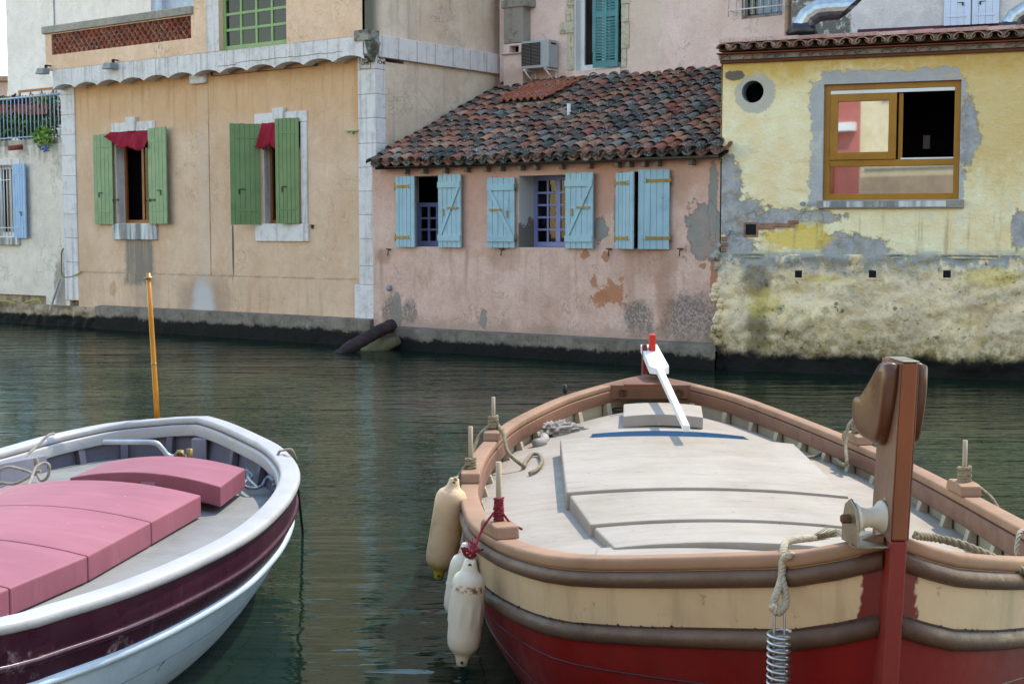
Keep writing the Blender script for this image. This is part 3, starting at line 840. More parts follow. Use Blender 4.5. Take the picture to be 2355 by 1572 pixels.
def ivy(px, label, h=.75, grp='bushy plants behind the railing'):
    t = plant('bushy_plant', label, 'plant', px, 318, py_, [('foliage', 'leaf', 0, .42, .46, .26, .46, 1300, .105)], grp); stems(t, 5, h * .8, .25, rr_)
ivy(12, 'dark green bushy plant at the left end of the terrace railing')
ivy(48, 'green bushy plant behind the middle of the pale blue railing')
t = plant('bushy_plant', 'dense green plant behind the railing next to the pink flowers', 'plant', 92, 318, py_, [('foliage', 'leaf', 0, .4, .42, .24, .46, 1000, .095)], 'bushy plants behind the railing'); stems(t, 4, .6, .2, rr_)
t = plant('flowering_plant', 'pink flowered plant at the right end of the railing', 'plant', 128, 312, py_ - .1, [('foliage', 'leaf', 0, .42, .24, .2, .5, 420, .085), ('flower', 'pink_fl', 0, .52, .19, .12, .17, 90, .065)]); stems(t, 3, .6, .1, rr_)
t = plant('trailing_plant', 'lime green trailing plant with blue flowers spilling over the terrace edge', 'plant', 100, 318, CY - .08, [('foliage', 'leaf_lime', 0, .02, .30, .14, .22, 330, .075), ('flower', 'blue_fl', .03, -.20, .14, .1, .08, 26, .07)])
m = MB(); u, z = O.hit(140, 305, CY - .02); m.lathe([(.05, 0), (.075, .12), (.085, .13), (.085, .15)], 14); o = m.build('flower_pot', MT['white_paint'], None, O.M @ T3(u, CY - .02, z - .06)); tag(o, 'small pale flower pot beside the white quoin on the terrace', 'pot')
def planter(px, w, label, leafmat, fl, n=110):
    u = O.U(px, CY + .14, 262); z = O.Z(px, 262, CY + .14)
    t = thing('planter', label, 'planter', O.M @ T3(u, CY + .2, z), group='planter boxes hung on the railing')
    m = MB(); m.prism([(-w / 2 + .03, -.02), (w / 2 - .03, -.02), (w / 2, .2), (-w / 2, .2)], -.08, .08); m.build('box', MT['pot'], t, bev=.012)
    q = MB(); rnd = random.Random(px); leaves(q, (0, 0, .25), w * .5, .09, .15, n, .085, rnd); q.build('foliage', MT[leafmat], t, fix=False)
    if fl:
        q = MB(); leaves(q, (0, 0, .33), w * .45, .08, .08, 40, .05, rnd); q.build('flower', MT[fl], t, fix=False)
planter(2, .62, 'terracotta planter at the left edge of the terrace', 'leaf', 'orange_fl')
planter(40, .72, 'terracotta planter with purple leaves on the railing', 'leaf_red', None, 150)
planter(88, .78, 'terracotta planter with light green leaves and red flowers on the railing', 'leaf_lime', 'red_fl')
# brown trellis behind the planters
u0, u1, z0, z1 = Rz(O, 45, 122, 204, 310, TB - .4)
m = MB(); th = .03; ty = TB - .4
for u in (u0, u1): m.box(u - th, u + th, ty, ty + .03, zt, z1)
m.box(u0, u1, ty + .002, ty + .028, z1 - .06, z1 - .001)
for k in range(3):
    a = u0 + (u1 - u0) * k / 3; b = u0 + (u1 - u0) * (k + 1) / 3; md = (a + b) / 2
    for (p, q) in ((a, md), (b, md)): m.tube([(p, ty + .015, z1 - .06), (q, ty + .015, z1 - .5), (p, ty + .015, z1 - .95)], .016, 4, smooth=False)
tag(m.build('trellis', MT['brown_wood'], None, O.M), 'brown wooden trellis against the cream wall behind the planters', 'trellis')
# drain stub, cables and hose
u, z = O.hit(46, 340, CY); m = MB(); m.tube([(u, CY - .28, z - .02), (u + .08, CY + .05, z + .02)], .055, 14); tag(m.build('drain_spout', MT['pot'], None, O.M), 'short clay drain spout poking out below the terrace', 'spout')
def wallpath(pts, y): return [Vector((*(lambda a: (a[0], y, a[1]))(O.hit(px, py, y)),)) for px, py in pts]
m = MB(); m.tube(spline(wallpath([(146, 572), (142, 580), (141, 610), (143, 633), (150, 637), (165, 636), (178, 630)], CY - .05), 40), .016, 8); tag(m.build('conduit', simple('grey_brown_conduit', '7b7266', .7), None, O.M), 'thin grey brown conduit bent round towards the white quoin', 'conduit')
m = MB(); m.tube(spline(wallpath([(172, 634), (180, 629), (188, 622)], -.06), 12), .012, 8)
m.tube(spline(wallpath([(-6, 691), (20, 693), (45, 699), (66, 692), (84, 689), (92, 691), (97, 706), (100, 714)], CY - .06), 50), .016, 8)
tag(m.build('cable', simple('yellow_green_cable', 'a89a35', .5), None, O.M), 'yellow and green earth cable looped along the stone base', 'cable')
m = MB(); m.tube(spline(wallpath([(138, 640), (130, 665), (122, 690), (115, 712), (106, 720), (99, 712)], CY - .1), 40), .026, 10); tag(m.build('hose', simple('pale_grey_hose', 'a6aab2', .5), None, O.M), 'pale grey plastic hose hanging in a loop over the stone base', 'hose')

# ================================================================ PINK COTTAGE
pk = thing('pink_cottage', 'low pink plastered cottage with weathered blue shutters and a lichened tile roof', 'house', O.M)
pu0, pu1 = O.U(857, PY), O.U(1656, PY)
zev = O.Z(1250, 366, PY); zpk = O.Z(1280, 772, PY)
pw1 = Rz(O, 922, 1014, 405, 567, PY); pw2 = Rz(O, 1192, 1306, 403, 569, PY); pw3 = Rz(O, 1424, 1541, 394, 571, PY)
def pB(n, px, py, rx, rz, warp=1.0, soft=.12):
    u, z = O.hit(px, py, PY); return n.blob(u, z, rx, rz, warp, soft)
def pink_stains_and_shade(n, col):
    g = srgb('7f7c76'); dk = srgb('5b5a57'); och = srgb('a9704e'); br = srgb('9a7058')
    col = n.mix(n.math('MULTIPLY', n.above(zev - .55, .5, .3), .6), col, srgb('bf907b'))  # shade under the eave, painted into the wall colour in two bands
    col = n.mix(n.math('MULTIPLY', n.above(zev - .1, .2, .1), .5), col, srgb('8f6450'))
    col = n.mix(n.math('MULTIPLY', pB(n, 1380, 420, .45, .5, .6, .4), .5), col, srgb('b67c60'))
    col = n.mix(n.math('MULTIPLY', pB(n, 1085, 480, .35, .7, .6, .5), .45), col, srgb('bf907b'))
    for (px, py, rx, rz, s) in ((1625, 530, .36, .42, 1), (1380, 530, .14, .18, 1), (1640, 470, .08, .5, 1), (1418, 500, .05, .3, .9), (1112, 738, .08, .16, 1)):
        col = n.patch(col, n.math('MULTIPLY', pB(n, px, py, rx, rz, .75, .03), s), pB(n, px, py, rx * 1.10, rz * 1.08, .75, .05), n.mix(n.noise(6, 6, .65), g, srgb('96928a')), '8a6a5c')
    for (px, py, rx, rz) in ((1365, 640, .09, .16), (1410, 672, .24, .2), (1382, 688, .16, .13), (1345, 586, .06, .06), (1392, 590, .06, .08), (1618, 612, .07, .06), (1640, 640, .06, .3), (1430, 640, .05, .04)):
        col = n.mix(n.math('MULTIPLY', pB(n, px, py, rx, rz, 1.5, .08), .85), col, och)
    sp = n.math('MULTIPLY_ADD', n.sstep(n.noise(30, 3, .7), .35, .6), .6, .4)
    for (px, py, rx, rz) in ((1470, 730, .26, .3), (1590, 735, .5, .42), (900, 715, .2, .28), (940, 715, .16, .2)):
        col = n.mix(n.mul(n.math('MULTIPLY', pB(n, px, py, rx, rz, .7, .3), .85), sp), col, dk)
    col = n.mix(n.math('MULTIPLY', pB(n, 912, 715, .12, .35, .4, .1), .8), col, g)
    for (px, py, rx, rz, s) in ((1525, 680, .12, .75, .5), (1500, 610, .3, .25, .35), (1450, 620, .1, .5, .35), (1545, 630, .08, .6, .3), (1160, 600, .4, .15, .35), (880, 590, .15, .12, .6), (1560, 430, .2, .3, .4)):
        col = n.mix(n.math('MULTIPLY', pB(n, px, py, rx, rz, .6, .5), s), col, br)
    col = n.mix(n.math('MULTIPLY', n.above(zpk + .12, .3, .1), 0), col, dk)
    drip = n.sstep(n.noise(1.0, 6, .66, n.mapv((5, 5, .45), (2, 0, 0))), .50, .66)
    zs = O.Z(1280, 572, PY)
    under = n.mul(n.sstep(n.xyz[2], zs + .02, zs - .05), n.sstep(n.xyz[2], zs - 1.3, zs - .1))
    col = n.mix(n.mul(n.mul(drip, under), .55), col, srgb('94796b'))
    col = n.mix(n.mul(n.sstep(n.noise(2.2, 8, .7), .52, .64), .4), col, srgb('b58d7c'))
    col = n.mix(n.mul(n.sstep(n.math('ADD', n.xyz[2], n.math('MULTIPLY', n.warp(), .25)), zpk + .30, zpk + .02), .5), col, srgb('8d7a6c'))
    return n.mix(n.mul(n.sstep(n.noise(24, 5, .7), .62, .68), .5), col, srgb('8a7266'))
MT['pink'] = plaster('pink_plaster', ('dcbab1', 0.97, 0.97, 0.9), ('cfaaa0', 0.97, 0.97, 0.9), ('8f7468', 0.97, 0.97, 0.9), pink_stains_and_shade)
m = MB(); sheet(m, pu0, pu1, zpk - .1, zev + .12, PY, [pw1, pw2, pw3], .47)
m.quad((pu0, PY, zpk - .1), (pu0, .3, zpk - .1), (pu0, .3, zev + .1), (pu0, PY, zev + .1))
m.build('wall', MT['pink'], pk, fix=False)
m = MB(); m.box(pu0 + .05, pu1, 1.2, BACK - .05, 0, zev - .05); m.build('body', MT['dark'], pk)
for k, w in enumerate((pw1, pw2, pw3)):
    room(pk, w[0], w[1], w[2], w[3], PY + .475, .8)
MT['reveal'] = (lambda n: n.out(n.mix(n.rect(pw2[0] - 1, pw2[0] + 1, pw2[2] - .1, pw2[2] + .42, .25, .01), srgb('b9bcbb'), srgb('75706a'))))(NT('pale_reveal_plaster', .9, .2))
m = MB(); m.box(pw2[0] - .001, pw2[0] + .012, PY + .004, PY + .45, pw2[2], pw2[3]); m.build('jamb', MT['reveal'], pk)
m = MB(); m.box(pw1[0] - .001, pw1[0] + .012, PY + .004, PY + .45, pw1[2], pw1[3]); m.build('jamb', MT['reveal'], pk)
casement(pk, pw2[0] + .014, pw2[1], pw2[2], pw2[3], PY + .40, MT['lavender'], 4, 5, 'glass', .065, .034, sash=2)
# first window: inner casement lower half with its panes
casement(pk, pw1[0] + .014, pw1[1], pw1[2], pw1[2] + .74, PY + .40, MT['lavender'], 4, 3, 'glass', .07, .035)
rb = random.Random(11); hm = MT['brass']
ww = pw1[1] - pw1[0]
shutter(pk, MT['blue_paint'], pw1[0] - .06, pw1[2] - .01, pw1[3] + .0, .44, 1, R(-3), PY - .04, 5, 'strap', rb, hm)
shutter(pk, MT['blue_paint'], pw1[1] - .01, pw1[2] - .01, pw1[3] + .01, .51, 1, R(-4), PY - .03, 5, 'z', rb, hm)
shutter(pk, MT['blue_paint'], pw2[0] - .03, pw2[2] - .01, pw2[3] - .02, .52, -1, R(5), PY - .03, 5, 'z', rb, hm)
shutter(pk, MT['blue_paint'], pw2[1] - .01, pw2[2] - .01, pw2[3] + .02, .54, 1, R(-4), PY - .03, 5, 'z', rb, hm)
wd = pw3[1] - pw3[0]
shutter(pk, MT['blue_paint'], pw3[0] - .02, pw3[2] - .01, pw3[3] - .01, wd * .5, 1, R(-22), PY - .03, 5, 'strap', rb, hm)
shutter(pk, MT['blue_paint'], pw3[1] + .02, pw3[2] - .01, pw3[3] + .02, wd * .56, -1, R(11), PY - .03, 5, 'strap', rb, hm)
for px in (897, 1157, 1404, 1567):
    a = O.hit(px, 578, PY); q = MB(); q.box(a[0] - .05, a[0] + .05, PY - .05, PY - .035, a[1] + .03, a[1] + .05); q.tube([(a[0], PY + .02, a[1] + .02), (a[0], PY - .045, a[1] + .03), (a[0] - .005, PY - .05, a[1] - .07)], .010, 6)
    tag(q.build('shutter_stay', MT['rust'], None, O.M), 'small rusty iron shutter stay in the pink wall under the blue shutters', 'shutter stay', 'rusty stays under the blue shutters')
# tiled roof
y_e = PY - .24; z_e = zev - .02
zrt = O.Z(1400, 186, BACK); m_r = (zrt - z_e) / (BACK - y_e)
def roofhit(px, py):
    r = ray(px, py); c = Vector((0, 0, CAMZ)) - O.o
    cx, cy, cz = c.dot(O.u), c.dot(O.i), CAMZ; dx, dy, dz = r.dot(O.u), r.dot(O.i), r.z
    t = (z_e + m_r * (cy - y_e) - cz) / (dz - m_r * dy)
    return cx + dx * t, cy + dy * t, cz + dz * t
rt = random.Random(4)
sl = math.atan(m_r); slope_len = (BACK - y_e) / math.cos(sl)
def half_tile(m, u, s0, L, r0, r1, lift0, lift1, up=True, yaw=0.0, seg=7, th=.013, org=(0, 0), slope=None, cap=False):
    """barrel tile lying up the slope from distance s0; r0 at the low end"""
    a_ = sl if slope is None else slope
    vs = []; fs = []; ns = 2
    for q in range(ns):
        f = q; s = s0 + L * f; r = r0 + (r1 - r0) * f; lift = lift0 + (lift1 - lift0) * f
        uu = u + yaw * L * f
        for (rad) in (r, r - th):
            for k in range(seg + 1):
                a = math.pi * k / seg
                x = uu + rad * math.cos(a); h = rad * math.sin(a) * .85 * (1 if up else -1) + lift
                vs.append((x, org[0] + s * math.cos(a_) - h * math.sin(a_), org[1] + s * math.sin(a_) + h * math.cos(a_)))
    k1 = seg + 1
    for k in range(seg):
        fs.append((k, k + 1, 2 * k1 + k + 1, 2 * k1 + k)); fs.append((k1 + k, 3 * k1 + k, 3 * k1 + k + 1, k1 + k + 1))
        fs.append((k, k1 + k, k1 + k + 1, k + 1)); fs.append((2 * k1 + k, 2 * k1 + k + 1, 3 * k1 + k + 1, 3 * k1 + k))
    m.add(vs, fs, True)
def wob(u, s): return .05 * mnoise.noise(Vector((u * .6, s * .7, 3.1))) + .012 * mnoise.noise(Vector((u * 3, s * 3, 1)))
m = MB(); mo = MB(); ru0, ru1 = O.U(853, y_e, 370), O.U(1655, y_e, 355); sp_ = .222
nc = int((ru1 - ru0) / sp_); ex = .272
for k in range(nc + 1):
    u = ru0 + .06 + sp_ * k + rt.uniform(-.012, .012)
    # stop where the tall walls of the neighbours begin
    s = rt.uniform(-.04, .03) - .02
    while s < slope_len + .02:
        L = .36
        half_tile(m, u + rt.uniform(-.01, .01), s, L, .098, .078, .058 + wob(u, s) + rt.uniform(0, .012), .034 + wob(u, s + L), True, rt.uniform(-.05, .05), org=(y_e, z_e))
        half_tile(m, u + sp_ / 2 + rt.uniform(-.008, .008), s - .03, L, .085, .095, .06 + wob(u, s), .045 + wob(u, s + L), False, rt.uniform(-.03, .03), org=(y_e, z_e))
        s += ex + rt.uniform(-.02, .02)
    c = (u, y_e + .035, z_e + .055); q = 9
    mo.add([(u + .088 * math.cos(math.pi * j / 8), y_e + rt.uniform(.02, .04), z_e + .035 + .075 * math.sin(math.pi * j / 8)) for j in range(9)], [tuple(range(9))])
rf = m.build('roof', MT['old_tile'], pk, fix=False)
mo.build('mortar', MT['concrete'], rf, fix=False)
m = MB(); m.prism([(y_e + .05, z_e - .03), (BACK, zrt - .03), (BACK, zrt - .1), (y_e + .05, z_e - .065)], ru0 + .05, ru1, Matrix(((0, 1, 0, 0), (1, 0, 0, 0), (0, 0, 1, 0), (0, 0, 0, 1)))); m.build('roof_deck', MT['dark'], rf)
MT['eave_wood'] = paint('grey_eave_wood', '746a60', .8, .2, (1, 14, 14))
m = MB()
for px in (932, 975, 1023, 1072, 1118, 1152, 1198, 1232, 1290, 1354, 1420, 1448, 1482, 1512, 1590):
    u = O.U(px, PY - .08, 372); m = MB(); m.box(u - .032, u + .032, y_e + .10 + rt.uniform(0, .04), PY + .02, z_e - .15, z_e - .07); m.build('rafter', MT['eave_wood'], pk, bev=.006)
m = MB(); m.box(ru0 + .25, ru1 - .05, y_e + .05, y_e + .07, z_e - .055, z_e - .022); m.build('fascia', MT['eave_wood'], pk)
# patch of newer interlocking tiles, raised a little
a, b = roofhit(1140, 256), roofhit(1330, 214)
m = MB(); hx0, hx1 = roofhit(1150, 252)[0], roofhit(1262, 248)[0]; hy0, hy1 = a[1] - .05, a[1] + 1.2
n_i = 44; rows_ = 5
for r_ in range(rows_):
    P = []
    for i in range(n_i + 1):
        row = []
        for j in range(3):
            f = j / 2; yy = hy0 + (hy1 - hy0) * (r_ + f * 1.08) / rows_
            uu = hx0 + (hx1 - hx0) * i / n_i
            zz = z_e + m_r * (yy - y_e) + .20 - .06 * (yy - hy0) + .028 * math.sin(i / n_i * 2 * math.pi * 7.5) + .028 * (1 - f)
            row.append((uu, yy, zz))
        P.append(row)
    m.grid(P)
    P = [[(p[0][0], p[0][1], p[0][2]), (p[0][0], p[0][1] + .002, p[0][2] - .03)] for p in P]
    m.grid(P)
m.build('tile_patch', MT['new_tile'], rf, fix=False)
m = MB(); zb_ = z_e + m_r * (hy0 + .1 - y_e)
m.box(hx0 + .04, hx1 - .04, hy0 + .06, hy1, zb_ - .05, zb_ + .1); m.build('patch_base', MT['concrete'], rf)
a = roofhit(1309, 278); m = MB(); m.tube([(a[0], a[1], a[2] - .05), (a[0] - .01, a[1], a[2] + .28)], .032, 10); tag(m.build('vent_pipe', MT['white_stone'], None, O.M), 'short pale vent pipe standing among the old roof tiles', 'pipe')

# ================================================================ TALL PINK HOUSE behind the cottage
tp = thing('tall_pink_house', 'tall pink house behind the tile roof with a teal louvred shutter', 'house', O.M)
B = BACK
def tp_stains(n, col):
    u, z = O.hit(1215, 190, B); col = n.mix(n.math('MULTIPLY', n.blob(u, z, .8, .25, .6, .4), .5), col, srgb('a98878'))
    u, z = O.hit(1480, 60, B); col = n.mix(n.math('MULTIPLY', n.blob(u, z, .4, .8, .5, .4), .4), col, srgb('cbbca6'))
    return col
MT['pink2'] = plaster('faded_pink_plaster', ('e2bcb4', 1.05, 1.2, 1.2), ('dab0a6', 1.05, 1.2, 1.2), ('97806f', 1.05, 1.2, 1.2), tp_stains, streak=.1)
tu0, tu1 = O.U(1149, B, 100), O.U(1822, B, 40)
tw = Rz(O, 1322, 1429, -70, 160, B); bw_ = Rz(O, 1706, 1800, -70, 40, B)
m = MB(); sheet(m, tu0, tu1, 2.5, 10.5, B, [tw, bw_], .25); m.build('wall', MT['pink2'], tp, fix=False)
m = MB(); m.box(tu0, tu1, B + .75, B + 7, 0, 10.5); m.quad((tu0, B, 2), (tu0, B + 1, 2), (tu0, B + 1, 10.5), (tu0, B, 10.5)); m.build('body', MT['pink2'], tp)
m = MB(); m.box(tu0 - .2, tu1 + .2, B - .3, B + 7.2, 10.5, 10.65); m.build('roof', MT['clay_tile'], tp)
MT['old_stone'] = (lambda n: n.out(n.mix(n.sstep(n.noise(9, 7, .7), .48, .66, 0, .8), n.mix(n.noise(3, 4), srgb('cfc6b0'), srgb('b9af98')), srgb('837a66')), None, n.bump(n.noise(18, 6, .65), .04, .7)))(NT('old_limestone', .92, .2))
m = MB()
def blk(x0, x1, y0, y1, d=.03):
    a = Rz(O, x0, x1, y0, y1, B); m.box(a[0], a[1], B - d, B + .02, a[2] + .003, a[3] - .003)
for (x0, y0, y1) in ((1302, 14, 50), (1289, 50, 78), (1306, 78, 162), (1305, -60, 14)): blk(x0, 1321, y0, y1)
m.build('stone_surround', MT['old_stone'], tp, bev=.012); m = MB()
for (x1, y0, y1) in ((1450, -60, 10), (1447, 10, 52), (1448, 52, 112), (1442, 112, 156)): blk(1430, x1, y0, y1)
m.build('stone_surround', MT['old_stone'], tp, bev=.012)
m = MB(); m.box(tw[0] - .02, tw[1] + .01, B - .05, B + .24, tw[2] - .12, tw[2] - .002); m.build('sill', MT['pink2'], tp, bev=.01)
m = MB(); m.box(tw[0], tw[0] + .012, B + .002, B + .24, tw[2], tw[3]); m.build('jamb', MT['white_paint'], tp)
casement(tp, tw[0] + .014, tw[1], tw[2], tw[3], B + .16, MT['white_paint'], 2, 1, 'glass', .09, .05)
room(tp, tw[0], tw[1], tw[2], tw[3], B + .255, .48)
P = [[(tw[0] + .22 + .5 * i / 24, B + .235 + .012 * math.sin(i * 1.6), tw[2] + .35 - .004 * i + 2.6 * j) for j in range(2)] for i in range(25)]
m = MB(); m.grid(P); m.build('curtain', MT['curtain'], tp, fix=False)
# louvred shutter
def louvre(parent, mat, hu, z0, z1, w, sx, ang, y):
    m = MB(); h = z1 - z0; st = .06; th = .035
    X = lambda a, b: (min(sx * a, sx * b), max(sx * a, sx * b))
    for (a, b) in ((0, st), (w - st, w), (w / 2 - .025, w / 2 + .025)): x0, x1 = X(a, b); m.box(x0, x1, -th, 0, 0, h)
    rails = [(0, .12), (.88, .97), (h - .08, h)]
    for (c, d) in rails:
        for (a, b) in ((st, w / 2 - .025), (w / 2 + .025, w - st)): x0, x1 = X(a, b); m.box(x0, x1, -th + .003, -.003, c, d)
    z = .15
    while z < h - .1:
        if not (.84 < z < .98):
            for (a, b) in ((st, w / 2 - .025), (w / 2 + .025, w - st)):
                x0, x1 = X(a, b); m.add([(x0, -th, z), (x1, -th, z), (x1, -.004, z + .035), (x0, -.004, z + .035), (x0, -th, z - .008), (x1, -th, z - .008), (x1, -.004, z + .027), (x0, -.004, z + .027)], [(0, 1, 2, 3), (4, 7, 6, 5), (0, 4, 5, 1)])
        z += .052
    o = m.build('louvred_shutter', mat, parent, bev=.003, bseg=1); o.location = (hu, y, z0); o.rotation_euler = (0, 0, ang)
louvre(tp, MT['teal_paint'], tw[1] - .03, tw[2] + .02, tw[3], .50, -1, R(6), B - .04)
# flue and grey pilaster
MT['grey_render'] = (lambda n: n.out(n.mix(n.sstep(n.noise(5, 6, .65), .5, .7, 0, .7), n.mix(n.noise(2, 4), srgb('9a938b'), srgb('8a8279')), srgb('5a554e')), None, n.bump(n.noise(20, 5, .6), .02, .6)))(NT('grey_render', .92, .2))
m = MB(); a = Rz(O, 1158, 1202, -80, 100, B - .25); m.box(a[0], a[1], B - .25, B + .02, a[2], 10.2); m.box(a[0] - .04, a[1] + .12, B - .28, B + .02, a[2] + .65, a[2] + .8); m.build('flue', MT['grey_render'], tp, bev=.02)
m = MB(); b = Rz(O, 1158, 1202, 96, 205, B - .25); v = Rz(O, 1171, 1193, 105, 121, B - .25)
sheet(m, b[0], b[1], b[2] - .6, a[2] - .004, B - .25, [v], .2); m.quad((b[1], B - .25, b[2] - .6), (b[1], B, b[2] - .6), (b[1], B, a[2]), (b[1], B - .25, a[2])); m.quad((b[0], B - .25, b[2] - .6), (b[0], B, b[2] - .6), (b[0], B, a[2]), (b[0], B - .25, a[2])); m.build('chimney_breast', MT['pink2'], tp, fix=False)
m = MB(); m.box(v[0] - .01, v[1] + .01, B - .04, B - .02, v[2] - .01, v[3] + .01); m.build('vent', MT['dark'], tp)
m = MB(); m.box(b[0] - .03, b[1] + .01, B - .29, B, v[2] - .035, v[2] - .015); m.build('ledge', MT['grey_render'], tp)
# barred window at the right
casement(tp, bw_[0], bw_[1], bw_[2], bw_[3], B + .12, MT['grey_render'], 1, 1, 'blue_glass', .05, .02)
m = MB(); m.quad((bw_[0] + .2, B + .2, bw_[2]), (bw_[1], B + .2, bw_[2]), (bw_[1], B + .2, bw_[3]), (bw_[0] + .2, B + .2, bw_[3])); m.build('blind', MT['curtain'], tp, fix=False)
room(tp, bw_[0], bw_[1], bw_[2], bw_[3], B + .255, .48)
m = MB(); g = Rz(O, 1675, 1806, 14, 18, B - .2)
for zz in (g[2], g[2] + .45, g[2] + .9): m.tube([(g[0], B - .2, zz), (g[1], B - .2, zz)], .012, 6)
for k in range(8): u = g[0] + (g[1] - g[0]) * k / 7; m.tube([(u, B - .2, g[2] - .1), (u, B - .2, g[2] + 1.2)], .010, 6)
for u in (g[0], g[1]): m.tube([(u, B - .2, g[2]), (u, B + .02, g[2])], .010, 6)
m.build('window_bars', MT['white_paint'], tp)
m = MB(); u = O.U(1811, B - .06, 40); m.tube([(u, B - .06, 3), (u, B - .06, 10)], .045, 12); m.build('downpipe', simple('beige_downpipe', 'b79a84', .6), tp)
# air conditioner on its brackets
ac = Rz(O, 1199, 1261, 93, 157, B - .36)
t = thing('air_conditioner', 'grey outdoor air conditioner unit bracketed to the pink wall above the roof', 'air conditioner', O.M @ T3(ac[0], B - .03, ac[2]))
w_, h_ = ac[1] - ac[0], ac[3] - ac[2]
m = MB(); m.box(0, w_, -.33, -.02, 0, h_); m.build('casing', simple('grey_casing', 'a5a6a9', .45, .4, 0, .05), t, bev=.015)
m = MB()
for k in range(16): z = .07 + (h_ - .12) * k / 15; m.box(.02, w_ * .70, -.345, -.333, z - .010, z + .006)
for k in range(3): m.box(.02 + w_ * .34 * k - .004, .02 + w_ * .34 * k + .004, -.349, -.345, .05, h_ - .04)
m.build('grille', MT['iron'], t)
m = MB(); m.box(w_ + .001, w_ + .008, -.25, -.1, h_ * .84, h_ * .9); m.build('handle', MT['iron'], t)
for x in (.08, w_ - .06):
    m = MB(); m.box(x - .02, x + .02, -.36, .02, -.04, -.004); m.tube([(x, -.33, -.04), (x, .01, -.27)], .015, 6); m.box(x - .015, x + .015, .0, .025, -.3, -.042); m.build('bracket', MT['white_stone'], t)

